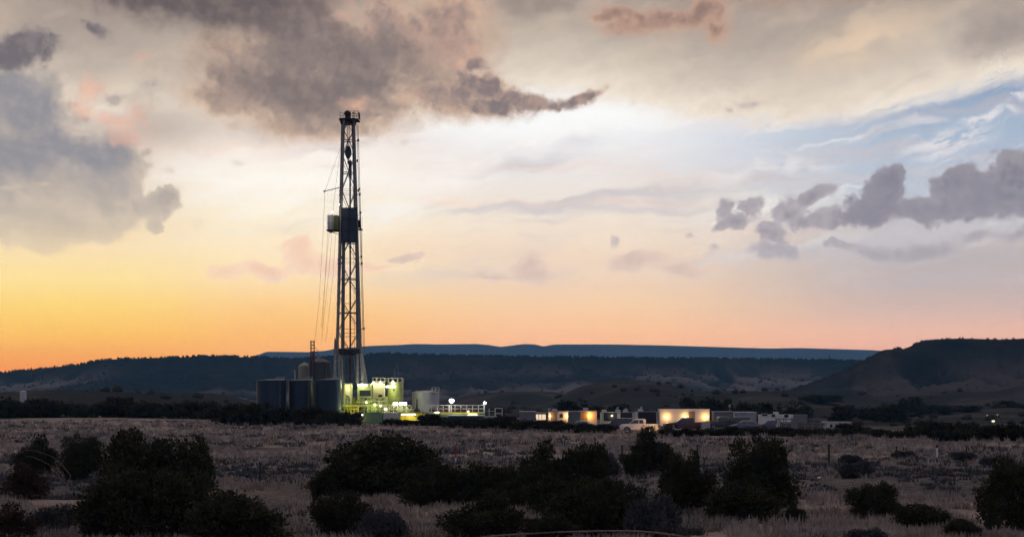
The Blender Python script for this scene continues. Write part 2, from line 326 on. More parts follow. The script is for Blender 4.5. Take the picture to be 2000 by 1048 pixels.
MT = {
 'steel': principled('galvanised_steel', (0.30, 0.31, 0.32), 0.5, 0.5, 0.3, 2.0),
 'mast': principled('mast_paint', (0.30, 0.29, 0.26), 0.5, 0.2, 0.45, 1.5),
 'mast_pale': principled('pale_mast_paint', (0.50, 0.49, 0.44), 0.5, 0.2, 0.25, 0.8),
 'dark_steel': principled('dark_steel', (0.045, 0.04, 0.04), 0.6, 0.3, 0.3),
 'rust': principled('rusty_pipe', (0.13, 0.06, 0.035), 0.7, 0.2, 0.4, 2.0),
 'red': principled('red_paint', (0.35, 0.05, 0.035), 0.55, 0.0, 0.3),
 'tank_blue': principled('blue_tank_paint', (0.045, 0.068, 0.085), 0.42, 0.35, 0.22, 0.5, stretch=(1, 1, 0.15)),
 'tank_grey': principled('grey_tank_paint', (0.09, 0.095, 0.10), 0.5, 0.2, 0.2, 0.5, stretch=(1, 1, 0.2)),
 'tank_olive': principled('olive_tank_paint', (0.34, 0.36, 0.26), 0.55, 0.1, 0.25, 0.5, stretch=(1, 1, 0.2)),
 'tank_pale': principled('pale_tank_paint', (0.60, 0.62, 0.56), 0.5, 0.1, 0.15, 0.5, stretch=(1, 1, 0.2)),
 'yellow': principled('yellow_paint', (0.62, 0.50, 0.05), 0.5, 0.0, 0.2),
 'olive': principled('olive_panel', (0.42, 0.46, 0.14), 0.6, 0.0, 0.35, 0.8),
 'cream': principled('cream_panel', (0.62, 0.58, 0.40), 0.55, 0.0, 0.15),
 'green': principled('green_container_paint', (0.20, 0.30, 0.20), 0.5, 0.0, 0.25, 0.6),
 'white': principled('white_panel', (0.80, 0.79, 0.76), 0.55, 0.0, 0.12, 0.5),
 'offwhite': principled('weathered_white_panel', (0.60, 0.60, 0.56), 0.6, 0.0, 0.2, 0.5),
 'grey': principled('grey_panel', (0.20, 0.20, 0.21), 0.6, 0.0, 0.2, 0.6),
 'navy': principled('navy_cloth', (0.045, 0.06, 0.085), 0.6, 0.0, 0.25, 0.5),
 'black': principled('black_rubber', (0.02, 0.02, 0.02), 0.8, 0.0, 0.2),
 'glass': principled('dark_glass', (0.03, 0.035, 0.045), 0.08, 0.0, 0.1, spec=0.8),
 'wood': principled('weathered_wood', (0.10, 0.08, 0.06), 0.85, 0.0, 0.35, 5),
 'door': principled('door_paint', (0.25, 0.20, 0.15), 0.6, 0.0, 0.2),
 'roof': principled('roof_metal', (0.40, 0.41, 0.42), 0.4, 0.4, 0.2),
 'car_white': principled('white_car_paint', (0.72, 0.71, 0.70), 0.25, 0.0, 0.05, spec=0.6),
 'car_silver': principled('silver_car_paint', (0.40, 0.43, 0.47), 0.25, 0.5, 0.05, spec=0.6),
 'car_black': principled('black_car_paint', (0.03, 0.032, 0.04), 0.2, 0.0, 0.05, spec=0.7),
 'car_red': principled('dark_red_car_paint', (0.07, 0.02, 0.018), 0.3, 0.0, 0.05, spec=0.6),
 'car_blue': principled('slate_blue_car_paint', (0.12, 0.15, 0.20), 0.25, 0.2, 0.05, spec=0.6),
 'chrome': principled('chrome', (0.6, 0.6, 0.6), 0.2, 0.9, 0.05),
 'lens': principled('clear_lens', (0.5, 0.5, 0.5), 0.1, 0.0, 0.05, spec=0.8),
 'redlens': principled('red_lens', (0.3, 0.01, 0.01), 0.2, 0.0, 0.05),
 'canvas': principled('pale_canvas', (0.50, 0.54, 0.50), 0.85, 0.0, 0.15, 2),
 'bark': principled('juniper_bark', (0.11, 0.085, 0.065), 0.9, 0.0, 0.4, 6),
 'juniper': principled('juniper_foliage', (0.056, 0.055, 0.030), 0.9, 0.0, col2=(0.026, 0.029, 0.018), scale=2.5, spec=0.1),
 'oak': principled('scrub_foliage', (0.048, 0.038, 0.024), 0.9, 0.0, col2=(0.028, 0.024, 0.016), scale=2.5, spec=0.1),
 'sage': principled('sage_foliage', (0.11, 0.11, 0.11), 0.9, 0.0, col2=(0.055, 0.06, 0.06), scale=1.5, spec=0.1),
 'russet': principled('russet_scrub_foliage', (0.085, 0.050, 0.036), 0.9, 0.0, col2=(0.04, 0.03, 0.025), scale=1.5, spec=0.1),
 'deadwood': principled('dead_branch', (0.22, 0.18, 0.15), 0.9, 0.0, 0.3, 8),
 'tube_on': emis('fluorescent_tube_lit', (1.0, 0.97, 0.85), 9),
 'bulb_on': emis('white_bulb_lit', (1.0, 0.95, 0.88), 16),
 'flood_on': emis('floodlight_lit', (1.0, 0.97, 0.9), 40),
 'warm_on': emis('warm_bulb_lit', (1.0, 0.62, 0.22), 12),
 'window_on': emis('lit_window', (1.0, 0.72, 0.42), 0.9),
}

class MB:
    def __init__(s): s.v = []; s.f = []
    def add(s, vs, fs):
        n = len(s.v); s.v += [Vector(p) for p in vs]; s.f += [tuple(i + n for i in f) for f in fs]; return s
    def box(s, c, d, rz=0.0):
        x, y, z = d[0] / 2, d[1] / 2, d[2] / 2; m = Matrix.Rotation(rz, 3, 'Z'); c = Vector(c)
        vs = [c + m @ Vector((i * x, j * y, k * z)) for k in (-1, 1) for j in (-1, 1) for i in (-1, 1)]
        return s.add(vs, [(0, 2, 3, 1), (4, 5, 7, 6), (0, 1, 5, 4), (2, 6, 7, 3), (0, 4, 6, 2), (1, 3, 7, 5)])
    def bar(s, a, b, r, n=5, r2=None):
        a = Vector(a); b = Vector(b); d = b - a
        if d.length < 1e-6: return s
        q = d.to_track_quat('Z', 'Y'); r2 = r if r2 is None else r2
        vs = []
        for p, rr in ((a, r), (b, r2)):
            for i in range(n):
                t = 2 * math.pi * (i + 0.5) / n
                vs.append(p + q @ Vector((rr * math.cos(t), rr * math.sin(t), 0)))
        fs = [(i, (i + 1) % n, n + (i + 1) % n, n + i) for i in range(n)] + [tuple(range(n))[::-1], tuple(range(n, 2 * n))]
        return s.add(vs, fs)
    def path(s, pts, r, n=5):
        for a, b in zip(pts, pts[1:]): s.bar(a, b, r, n)
        return s
    def lathe(s, c, prof, n=28):
        c = Vector(c); vs = []; fs = []
        for r, z in prof:
            for i in range(n):
                t = 2 * math.pi * i / n; vs.append(c + Vector((r * math.cos(t), r * math.sin(t), z)))
        k = len(prof)
        for j in range(k - 1):
            for i in range(n): fs.append((j * n + i, j * n + (i + 1) % n, (j + 1) * n + (i + 1) % n, (j + 1) * n + i))
        fs.append(tuple(range(n))[::-1]); fs.append(tuple(range((k - 1) * n, k * n)))
        return s.add(vs, fs)
    def hexa(s, bot, top):
        return s.add(list(bot) + list(top), [(0, 3, 2, 1), (4, 5, 6, 7), (0, 1, 5, 4), (1, 2, 6, 5), (2, 3, 7, 6), (3, 0, 4, 7)])
    def prism(s, prof, y0, y1, ins=None):
        """side outline (x, z) extruded from y0 to y1; ins(x, z) pulls the sides in"""
        n = len(prof); f = ins or (lambda x, z: 0.0)
        vs = [(x, y0 + f(x, z), z) for x, z in prof] + [(x, y1 - f(x, z), z) for x, z in prof]
        fs = [(i, (i + 1) % n, n + (i + 1) % n, n + i) for i in range(n)] + [tuple(range(n))[::-1], tuple(range(n, 2 * n))]
        return s.add(vs, fs)
    def railing(s, a, b, h=1.1, post=1.5, r=0.045, rails=(1.0, 0.5)):
        a = Vector(a); b = Vector(b); L = (b - a).length; k = max(1, int(round(L / post)))
        for i in range(k + 1):
            p = a.lerp(b, i / k); s.bar(p, p + Vector((0, 0, h)), r, 4)
        for q in rails: s.bar(a + Vector((0, 0, h * q)), b + Vector((0, 0, h * q)), r, 4)
        return s
    def build(s, name, mat, parent=None, world=True, smooth=False, label=None):
        me = bpy.data.meshes.new(name)
        off = Vector(parent.location) if (parent is not None and world) else Vector((0, 0, 0))
        if parent is not None and world and parent.parent is not None:
            off = off + Vector(parent.parent.location)
        me.from_pydata([tuple(v - off) for v in s.v], [], s.f)
        import bmesh
        bm = bmesh.new(); bm.from_mesh(me); bmesh.ops.recalc_face_normals(bm, faces=bm.faces[:]); bm.to_mesh(me); bm.free()
        me.materials.append(MT[mat] if isinstance(mat, str) else mat)
        if smooth:
            me.polygons.foreach_set('use_smooth', [True] * len(me.polygons))
        o = bpy.data.objects.new(name, me); COL.objects.link(o)
        if parent is not None: o.parent = parent
        if label: o['label'] = label
        return o
# parts live in their thing's frame, so every part keeps location (0,0,0); sub-parts too
def sharp(o, angle=0.7):
    try:
        o.data.set_sharp_from_angle(angle=angle)
    except Exception: pass
    return o
def lamp_light(parent, p, watts, color, radius=0.15, spot=None):
    l = bpy.data.lights.new('lamp_glow', 'POINT'); l.energy = watts * 1.35; l.color = color; l.shadow_soft_size = 0.05
    o = bpy.data.objects.new('lamp_glow', l); COL.objects.link(o)
    off = Vector(parent.location) if parent else Vector((0, 0, 0))
    o.parent = parent; o.location = Vector(p) - off
    return o

# ================================================================== ground
CREST = [(-3000, 420), (600, 390), (1000, 340), (1300, 300), (1450, 285), (1600, 240), (1900, 190), (2300, 172), (5000, 170)]
def interp(pts, x):
    if x <= pts[0][0]: return pts[0][1]
    for (a, b), (c, d) in zip(pts, pts[1:]):
        if x <= c: return b + (d - b) * (x - a) / (c - a)
    return pts[-1][1]
def fb(x, y, s, o=4, seed=0.0):
    return mnoise.fractal(Vector((x / s, y / s, seed)), 0.9, 2.0, o)
def gz(x, y):
    r = math.hypot(x, y)
    px = 1000 + F * x / y if y > 1 else (5000 if x > 0 else -3000)
    yc = interp(CREST, px)
    z = 0.0
    if r < 1500:
        amp = 0.30 * sstep(40, 70, r) * (1 - 0.75 * sstep(170, 215, r))
        z += amp * fb(x, y, 17, 3) + 0.06 * fb(x, y, 2.5, 2, 5) * (1 - sstep(180, 220, r))
    # shallow swale between the near strip and the field
    z -= 0.55 * math.exp(-((y - 104 - 3.0 * math.sin(x / 9.0)) / 6.0) ** 2)
    drop = sstep(yc, yc + 150, y)
    z -= 3.5 * drop + 9.5 * sstep(700, 1400, y)
    if y > 420:
        k = sstep(420, 700, y)
        z += k * 3.0 * fb(x, y, 160, 4, 2.0)
        hh = 0.0
        for cx, cy, hx, hy, h in HILLS:
            d = ((x - cx) / hx) ** 2 + ((y - cy) / hy) ** 2
            if d < 3: hh = max(hh, h * math.exp(-d * d * 0.8))
        z += hh * (1 + 0.25 * fb(x, y, 60, 4, 7.0))
    return z
def hill(px, py, Y, wpx, depth, power=1.0):
    return ((px - 1000) / F * Y, Y, wpx / F * Y, depth, (HZ - py) / F * Y + CZ + 3.5 + 9.5 * sstep(700, 1400, Y))
HILLS = [hill(60, 768, 640, 300, 90), hill(330, 772, 700, 150, 80), hill(1225, 751, 1000, 130, 140), hill(1440, 765, 900, 170, 110), hill(1000, 768, 1150, 150, 120),
         hill(1600, 762, 1050, 140, 90), hill(1830, 760, 1020, 150, 110), hill(2050, 756, 980, 160, 100), hill(-300, 768, 700, 240, 100)]

def grid_mesh(name, P_, nr, nc, mat, closed=False):
    vs = np.array(P_, dtype=np.float32).reshape(-1, 3)
    i, j = np.meshgrid(np.arange(nr - 1), np.arange(nc - 1), indexing='ij')
    a = (i * nc + j).ravel()
    q = np.stack([a, a + 1, a + nc + 1, a + nc], 1).astype(np.int32)
    me = bpy.data.meshes.new(name)
    me.vertices.add(len(vs)); me.vertices.foreach_set('co', vs.ravel())
    me.loops.add(q.size); me.loops.foreach_set('vertex_index', q.ravel())
    me.polygons.add(len(q)); me.polygons.foreach_set('loop_start', np.arange(0, q.size, 4, dtype=np.int32))
    me.polygons.foreach_set('use_smooth', np.ones(len(q), dtype=bool))
    me.update(calc_edges=True); me.validate()
    me.materials.append(mat)
    o = bpy.data.objects.new(name, me); COL.objects.link(o)
    return o

def ground_material():
    m = bpy.data.materials.new('dry_grassland'); m.use_nodes = True
    t = m.node_tree; b = t.nodes['Principled BSDF']; b.inputs['Roughness'].default_value = 0.95; b.inputs['Specular IOR Level'].default_value = 0.05
    N = t.nodes.new; L = t.links.new
    tc = N('ShaderNodeTexCoord')
    def noise_(sc_, st, det=6, seed=0):
        mp = N('ShaderNodeMapping'); mp.inputs['Scale'].default_value = st; mp.inputs['Location'].default_value = (seed, seed * 2, 0)
        n = N('ShaderNodeTexNoise'); n.inputs['Scale'].default_value = sc_; n.inputs['Detail'].default_value = det; n.inputs['Roughness'].default_value = 0.6
        L(tc.outputs['Object'], mp.inputs[0]); L(mp.outputs[0], n.inputs['Vector']); return n.outputs[0]
    def rmp(v, st):
        r = N('ShaderNodeValToRGB')
        while len(r.color_ramp.elements) < len(st): r.color_ramp.elements.new(0.5)
        for e, (p, c) in zip(r.color_ramp.elements, st): e.position = p; e.color = (*c, 1)
        L(v, r.inputs[0]); return r.outputs[0]
    def mix(f, a, c):
        x = N('ShaderNodeMix'); x.data_type = 'RGBA'
        if hasattr(f, 'is_output'): L(f, x.inputs[0])
        else: x.inputs[0].default_value = f
        L(a, x.inputs[6]); L(c, x.inputs[7]); return x.outputs[2]
    fine = noise_(2.2, (1, 1, 1), 8)
    patch = noise_(0.055, (1, 0.55, 1), 6, 3)
    pat2 = noise_(0.22, (0.7, 0.6, 1), 5, 9)
    straw = rmp(fine, [(0.3, (0.20, 0.165, 0.14)), (0.7, (0.45, 0.385, 0.335))])
    sage = rmp(fine, [(0.3, (0.055, 0.05, 0.05)), (0.7, (0.15, 0.138, 0.135))])
    pm = rmp(patch, [(0.48, (0, 0, 0)), (0.62, (1, 1, 1))])
    p2 = rmp(pat2, [(0.50, (0, 0, 0)), (0.66, (0.75, 0.75, 0.75))])
    c = mix(pm, straw, sage); c = mix(p2, c, sage)
    # distance zones: open field, darker brush-grown swale, dull valley floor
    sep = N('ShaderNodeSeparateXYZ'); L(tc.outputs['Object'], sep.inputs[0])
    def mr(v, a, b_, lo=0, hi=1):
        q = N('ShaderNodeMapRange'); q.interpolation_type = 'SMOOTHSTEP'
        L(v, q.inputs[0])
        for i, x in enumerate((a, b_, lo, hi)): q.inputs[i + 1].default_value = x
        return q.outputs[0]
    def mul(a, b_, op='MULTIPLY'):
        q = N('ShaderNodeMath'); q.operation = op; L(a, q.inputs[0])
        if hasattr(b_, 'is_output'): L(b_, q.inputs[1])
        else: q.inputs[1].default_value = b_
        return q.outputs[0]
    wob = mul(mul(pat2, -0.5, 'ADD'), 26.0)
    yy = mul(sep.outputs[1], wob, 'ADD')
    swale = mul(mr(yy, 95, 104), mr(yy, 165, 128))
    c = mix(mul(mr(yy, 103, 92), 0.8), c, straw)
    c = mix(mul(swale, 0.7), c, sage)
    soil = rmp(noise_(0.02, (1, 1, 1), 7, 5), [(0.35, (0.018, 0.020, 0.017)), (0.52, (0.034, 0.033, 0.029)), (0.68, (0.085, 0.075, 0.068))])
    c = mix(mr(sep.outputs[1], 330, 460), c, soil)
    L(c, b.inputs['Base Color'])
    bp = N('ShaderNodeBump'); bp.inputs['Strength'].default_value = 0.9; bp.inputs['Distance'].default_value = 0.35
    L(fine, bp.inputs['Height']); L(bp.outputs[0], b.inputs['Normal'])
    return m

th = []
t_ = -180.0
while t_ < 180.0:
    th.append(t_); t_ += 0.12 if -19 <= t_ < 19 else (0.6 if -35 <= t_ < 35 else 5.0)
th.append(180.0)
rr = [0.5, 8, 20, 34]
r_ = 44.0
while r_ < 420: rr.append(r_); r_ *= 1.0105
while r_ < 1500: rr.append(r_); r_ *= 1.018
while r_ < 10900: rr.append(r_); r_ *= 1.12
pts = []
for r_ in rr:
    for t_ in th:
        x = r_ * math.sin(R(t_)); y = r_ * math.cos(R(t_))
        pts.append((x, y, gz(x, y)))
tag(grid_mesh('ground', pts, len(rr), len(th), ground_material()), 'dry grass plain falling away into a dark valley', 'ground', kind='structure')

# ---------------------------------------------------------------- mesas and the far range
def mesa_material(name, cols, rim, sc_=0.012):
    m = bpy.data.materials.new(name); m.use_nodes = True
    t = m.node_tree; b = t.nodes['Principled BSDF']; b.inputs['Roughness'].default_value = 1.0; b.inputs['Specular IOR Level'].default_value = 0.0
    N = t.nodes.new; L = t.links.new
    tc = N('ShaderNodeTexCoord')
    n = N('ShaderNodeTexNoise'); n.inputs['Scale'].default_value = sc_; n.inputs['Detail'].default_value = 8; n.inputs['Roughness'].default_value = 0.62
    L(tc.outputs['Object'], n.inputs['Vector'])
    r = N('ShaderNodeValToRGB')
    while len(r.color_ramp.elements) < len(cols): r.color_ramp.elements.new(0.5)
    for e, (p, c) in zip(r.color_ramp.elements, cols): e.position = p; e.color = (*c, 1)
    L(n.outputs[0], r.inputs[0])
    # bare scree on spurs: attribute written by the terrain builder
    at = N('ShaderNodeAttribute'); at.attribute_name = 'scree'
    x = N('ShaderNodeMix'); x.data_type = 'RGBA'
    L(at.outputs['Fac'], x.inputs[0]); L(r.outputs[0], x.inputs[6]); x.inputs[7].default_value = (*rim, 1)
    L(x.outputs[2], b.inputs['Base Color'])
    v = N('ShaderNodeTexNoise'); v.inputs['Scale'].default_value = 0.16; v.inputs['Detail'].default_value = 4
    L(tc.outputs['Object'], v.inputs['Vector'])
    bp = N('ShaderNodeBump'); bp.inputs['Strength'].default_value = 0.6; bp.inputs['Distance'].default_value = 2.0
    L(v.outputs[0], bp.inputs['Height']); L(bp.outputs[0], b.inputs['Normal'])
    return m

def mesa(name, sky, Yrim, Ybase, Yback, spur, mat, label, x0=-500, x1=2500, zb=-14.0, step=5.0, rimw=0.0, cliff=0.30, rows=46, nscale=120.0, gully=0.55):
    cols_ = np.arange(x0, x1 + 1, step)
    P_ = []; scree = []
    ss = list(np.linspace(0, 1, rows)) + [1.04, 1.15, 1.4, 1.8, 2.4]
    for s in ss:
        for px in cols_:
            u = (px - 1000) / F
            py = interp(sky, px)
            yr = Yrim + rimw * fb(u * Yrim, 0, 260, 3, 4.0)
            H = CZ + (HZ - py) / F * yr
            H += (0.5 * fb(u * Yrim, 1, 30, 3, 8.0)) * (1 if Yrim < 5000 else 0)
            # spurs run out from the rim towards the viewer
            sp = fb(u * Yrim, 3, nscale * 1.2, 3, 1.5) + 0.4 * (abs(fb(u * Yrim, 8, nscale * 0.4, 3, 2.5)))
            yb = Ybase - spur * sp
            if s <= 1:
                y = yb + (yr - yb) * s
                warp = 1 - abs(fb(u * y, y * 0.35, nscale * 0.5, 4, 3.3)) * 1.5
                q = s ** 1.7 * (1 - cliff) / 1.0
                q += cliff * sstep(0.86, 0.985, s)
                q *= (1 - gully * (1 - warp) * math.sin(math.pi * min(1, s * 1.05)) ** 0.8) if s < 0.99 else 1
                z = zb + (H - zb) * min(1, q)
                sc2 = sstep(0.32, 0.78, warp) * sstep(0.12, 0.3, s) * (1 - sstep(0.8, 0.96, s))
                sc2 *= sstep(-0.3, 0.3, fb(u * y, y, 300, 2, 6.6))
            else:
                y = yr + (Yback - yr) * (s - 1) / 1.4
                z = H - (y - yr) * 0.012 * (H / 60.0) - (0.0 if s < 2 else (H - zb) * (s - 1.8) / 0.6)
                sc2 = 0
            P_.append((u * y, y, z)); scree.append(sc2)
    o = grid_mesh(name, P_, len(ss), len(cols_), mat)
    if len(o.data.vertices) == len(scree):
        a = o.data.attributes.new('scree', 'FLOAT', 'POINT'); a.data.foreach_set('value', np.array(scree, dtype=np.float32))
    tag(o, label, 'hill', kind='structure')
    return P_, len(ss), len(cols_), rows

brush = [(0.30, (0.013, 0.015, 0.012)), (0.46, (0.022, 0.022, 0.018)), (0.58, (0.04, 0.035, 0.03)), (0.74, (0.08, 0.068, 0.06))]
m_mesa = mesa_material('brushy_mesa_slope', brush, (0.16, 0.14, 0.135))
m_near = mesa_material('brushy_near_mesa_slope', [(p, tuple(k * 0.95 for k in c)) for p, c in brush], (0.085, 0.072, 0.065), 0.02)
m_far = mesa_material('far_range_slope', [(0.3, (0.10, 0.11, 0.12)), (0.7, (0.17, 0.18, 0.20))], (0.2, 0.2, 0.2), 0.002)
SKY_MAIN = [(-600, 745), (-100, 733), (0, 727), (60, 722), (130, 714), (160, 711), (180, 706), (215, 701), (330, 698), (400, 695), (500, 697), (560, 700), (600, 699),
            (700, 693), (760, 690), (900, 694), (1100, 697), (1300, 699), (1500, 701), (1700, 704), (2100, 708), (2600, 712)]
SKY_RIGHT = [(1300, 792), (1440, 788), (1520, 768), (1570, 752), (1610, 738), (1660, 718), (1690, 702), (1712, 689), (1728, 682), (1765, 681), (1780, 675), (1802, 664), (1850, 661), (1950, 662), (2000, 661), (2300, 664), (2600, 672)]
SKY_FAR = [(-500, 760), (440, 740), (490, 697), (522, 686), (600, 687), (640, 684), (655, 680), (700, 677), (720, 675), (780, 673), (810, 671), (860, 672), (930, 671), (955, 673), (978, 677), (1000, 674),
           (1025, 671), (1045, 672), (1062, 676), (1082, 672), (1100, 672), (1200, 672), (1300, 674), (1400, 677), (1500, 680), (1560, 679), (1700, 683), (1800, 690), (2600, 700)]
mainP = mesa('mesa', SKY_MAIN, 2500, 1500, 3600, 260, m_mesa, 'long brushy mesa forming the dark skyline behind the rig', rimw=130, cliff=0.22)
rightP = mesa('butte', SKY_RIGHT, 1480, 1060, 2000, 150, m_near, 'dark flat topped butte rising at the right side', x0=1280, x1=2600, rimw=50, cliff=0.3, nscale=75, step=3, rows=60, gully=0.8)
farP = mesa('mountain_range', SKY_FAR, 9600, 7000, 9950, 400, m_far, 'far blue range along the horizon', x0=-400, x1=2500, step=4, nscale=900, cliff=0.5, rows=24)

# one box of even air round the whole scene
def haze():
    m = bpy.data.materials.new('evening_air'); m.use_nodes = True
    t = m.node_tree; t.nodes.remove(t.nodes['Principled BSDF'])
    v = t.nodes.new('ShaderNodeVolumePrincipled'); v.inputs['Color'].default_value = (0.18, 0.58, 1.0, 1)
    v.inputs['Density'].default_value = HAZE_D; v.inputs['Anisotropy'].default_value = 0.0
    t.links.new(v.outputs[0], t.nodes['Material Output'].inputs['Volume'])
    b = MB().box((0, 0, (HAZE_TOP - 18) / 2), (22000, 22000, HAZE_TOP + 18))
    o = b.build('haze', m); tag(o, 'blue evening air thickening towards the far range', 'haze', kind='stuff')
haze()

# ================================================================== drilling rig
RY = 299.0
def w(px, py, dy=0.0): 
    """point at the rig; dy metres nearer (-) or farther (+), same lateral scale as the rig plane"""
    p = W(px, py, RY); return Vector((p.x, RY + dy, p.z))
GREENISH = (0.80, 1.0, 0.26)
YELLOWISH = (1.0, 0.95, 0.34)
WHITE_L = (1.0, 0.96, 0.86)
WARM_L = (1.0, 0.52, 0.16)

rig = empty('drilling_rig', (w(684, 825).x, RY, 0), 'tall lattice drilling rig mast with dark wind wall and crown platform, tapering upward', 'drilling rig')
def leg(k, py):
    """mast corner k at the height of row py: FL FR BL BR"""
    t = (py - 238) / (682 - 238.0)
    fx = [673 + (661.5 - 673) * t, 692.5 + (706.5 - 692.5) * t, 667.0 + (655.5 - 667) * t, 687 + (699 - 687) * t][k]
    half = 1.1 + 0.9 * t
    return w(fx, py, -half if k < 2 else half)
def mid(a, b): return (a + b) / 2
names = ['FL', 'FR', 'BL', 'BR']
for k in range(4):
    m = MB(); m.bar(leg(k, 690), leg(k, 236), 0.21 if k < 2 else 0.17, 6)
    m.build('mast_leg', 'mast', rig)
def brace_face(a, b, levels, r, mat='mast'):
    g = MB()
    for i, (y0, y1) in enumerate(zip(levels, levels[1:])):
        ym = (y0 + y1) / 2
        c0 = mid(leg(a, y0), leg(b, y0)); c1 = mid(leg(a, y1), leg(b, y1))
        for k in (a, b):
            g.bar(c0, leg(k, ym), r, 4); g.bar(leg(k, ym), c1, r, 4)
    return g
LV = [238, 275, 338, 408, 475, 545, 611, 682]
brace_face(0, 1, LV, 0.10).build('mast_bracing', 'mast', rig)
brace_face(2, 3, LV, 0.05).build('mast_bracing', 'mast', rig)
side = MB()
for y0, y1 in zip(LV, LV[1:]):
    ym = (y0 + y1) / 2
    for a, b in ((2, 0), (1, 3)):
        side.bar(leg(a, y0), leg(b, ym), 0.06, 4); side.bar(leg(b, ym), leg(a, y1), 0.06, 4)
side.build('mast_bracing', 'mast', rig)
for y in LV[1:]:
    g = MB()
    for a, b in ((0, 1), (2, 3), (0, 2), (1, 3)): g.bar(leg(a, y), leg(b, y), 0.10, 4)
    g.build('girt', 'mast', rig)
for y in (371, 379, 505, 513, 592, 642, 650, 657):
    g = MB()
    for a, b in ((0, 1), (2, 3), (0, 2), (1, 3)): g.bar(leg(a, y), leg(b, y), 0.035, 4)
    for k in (0, 1, 2, 3): g.box(leg(k, y), (0.42, 0.42, 0.3))
    g.build('thin_girt', 'steel', rig)
# crown
cr = MB()
a = w(666, 240); b = w(695, 240)
cr.box(((a.x + b.x) / 2, RY, a.z + 0.2), (b.x - a.x, 2.4, 0.9))
cr.box((w(680, 235).x, RY, w(680, 235).z), (w(701, 0).x - w(668, 0).x + 0.0, 2.8, 0.22))
cr.hexa([w(672, 236, -.6), w(687, 236, -.6), w(687, 236, .6), w(672, 236, .6)], [w(675, 227, -.5), w(684, 227, -.5), w(684, 227, .5), w(675, 227, .5)])
cr.build('crown_frame', 'dark_steel', rig)
pl = MB(); pl.box((w(693, 235).x, RY - 0.4, w(0, 235).z - 0.1), (w(702, 0).x - w(684, 0).x, 3.4, 0.18)); pl.build('crown_platform', 'dark_steel', rig)
sh = MB(); 
for dy in (-0.35, 0.35):
    c = w(679, 223.0, dy)
    n = 18
    vs = []; 
    for rr2, dd in ((0.56, -0.12), (0.56, 0.12)):
        for i in range(n): vs.append(c + Vector((rr2 * math.cos(2 * math.pi * i / n), dd, rr2 * math.sin(2 * math.pi * i / n))))
    sh.add(vs, [(i, (i + 1) % n, n + (i + 1) % n, n + i) for i in range(n)] + [tuple(range(n)), tuple(range(n, 2 * n))])
sh.build('crown_sheave', 'dark_steel', rig)
rl = MB()
for dy in (-2.0, 1.2):
    rl.railing(w(687, 234, dy), w(702, 234, dy), 1.15, 0.6, 0.04, (1.0, 0.66, 0.33))
rl.railing(w(702, 234, -2.0), w(702, 234, 1.2), 1.15, 0.8, 0.04, (1.0, 0.66, 0.33))
rl.build('crown_railing', 'dark_steel', rig); rl = MB(); rl.railing(w(665.5, 234, -1.2), w(672, 234, -1.2), 1.0, 0.6, 0.035)
rl.bar(w(665.3, 238, -1.2), w(665.3, 219, -1.2), 0.04, 4)
rl.build('crown_post', 'dark_steel', rig)
rl = MB(); rl.bar(w(690, 232, 0), w(690, 219, 0), 0.05, 4); rl.bar(w(688, 220, 0), w(692, 220, 0), 0.08, 4)
rl.build('crown_lamp_arm', 'dark_steel', rig)
# travelling block, drill string, ladder, cables, racked pipe
tb = MB(); c = w(680, 297)
tb.prism([(-0.30, 1.0), (0.30, 1.0), (0.52, 0.35), (0.52, -0.45), (0.2, -1.1), (-0.2, -1.1), (-0.52, -0.45), (-0.52, 0.35)], -0.35, 0.35)
tb.v = [v + c for v in tb.v]
tb.bar(c + Vector((0, 0, -1.1)), c + Vector((0, 0, -2.0)), 0.13, 6); tb.build('travelling_block', 'tank_grey', rig)
ds = MB(); ds.bar(w(683.8, 312), w(684.2, 742), 0.15, 8); ds.box(w(683.9, 330), (0.5, 0.5, 2.6)); ds.box(w(684, 714), (0.36, 0.36, 2.4)); ds.build('drill_string', 'rust', rig)
cb = MB()
for dx in (-2.2, -1.2, 1.4, 2.4): cb.bar(w(680 + dx, 228, 0.1), w(680 + dx * 0.8, 292, 0.1), 0.03, 3)
cb.bar(w(689, 240, 0.6), w(692, 742, 0.6), 0.035, 3)
cb.build('hoisting_line', 'dark_steel', rig)
ps = MB()
for i in range(7):
    ps.bar(w(667.2 + i * 1.05, 470, 0.9 - 0.1 * i), w(665 + i * 1.1, 742, 0.9 - 0.1 * i), 0.055, 5)
for i in range(4):
    ps.bar(w(693 + i * 1.1, 470, 1.2), w(695.5 + i * 1.1, 742, 1.2), 0.055, 5)
ps.build('racked_drill_pipe', 'steel', rig)
ld = MB()
for dx in (0, 2.4): ld.bar(w(695.5 + dx, 242, 1.5), w(707.5 + dx, 690, 2.4), 0.04, 4)
for i in range(100):
    t = i / 100; ld.bar(w(695.5 + 12 * t, 242 + 448 * t, 1.5 + .9 * t), w(697.9 + 12 * t, 242 + 448 * t, 1.5 + .9 * t), 0.022, 3)
ld.build('ladder', 'steel', rig)
# wind wall and monkey board
ww = MB()
A = [w(668.3, 475, -1.9), w(699.3, 475, -1.9), w(699.3, 475, -1.75), w(668.3, 475, -1.75)]
B = [w(668.3, 408, -1.9), w(698.6, 408, -1.9), w(698.6, 408, -1.75), w(668.3, 408, -1.75)]
ww.hexa(A, B); ww.build('wind_wall', 'navy', rig)
ww = MB()
ww.hexa([w(661.6, 475, 1.9), w(667.9, 475, -1.9), w(668.1, 475, -1.75), w(661.9, 475, 2.0)], [w(662.0, 408, 1.9), w(667.9, 408, -1.9), w(668.1, 408, -1.75), w(662.3, 408, 2.0)])
ww.build('wind_wall', 'tank_pale', rig, label='pale side wind wall')
fr = MB()
for y in (408, 430, 452, 475): fr.bar(w(668.3, y, -1.98), w(699, y, -1.98), 0.045, 4)
for x in (669, 683.5, 698.6): fr.bar(w(x, 408, -1.98), w(x, 475, -1.98), 0.05, 4)
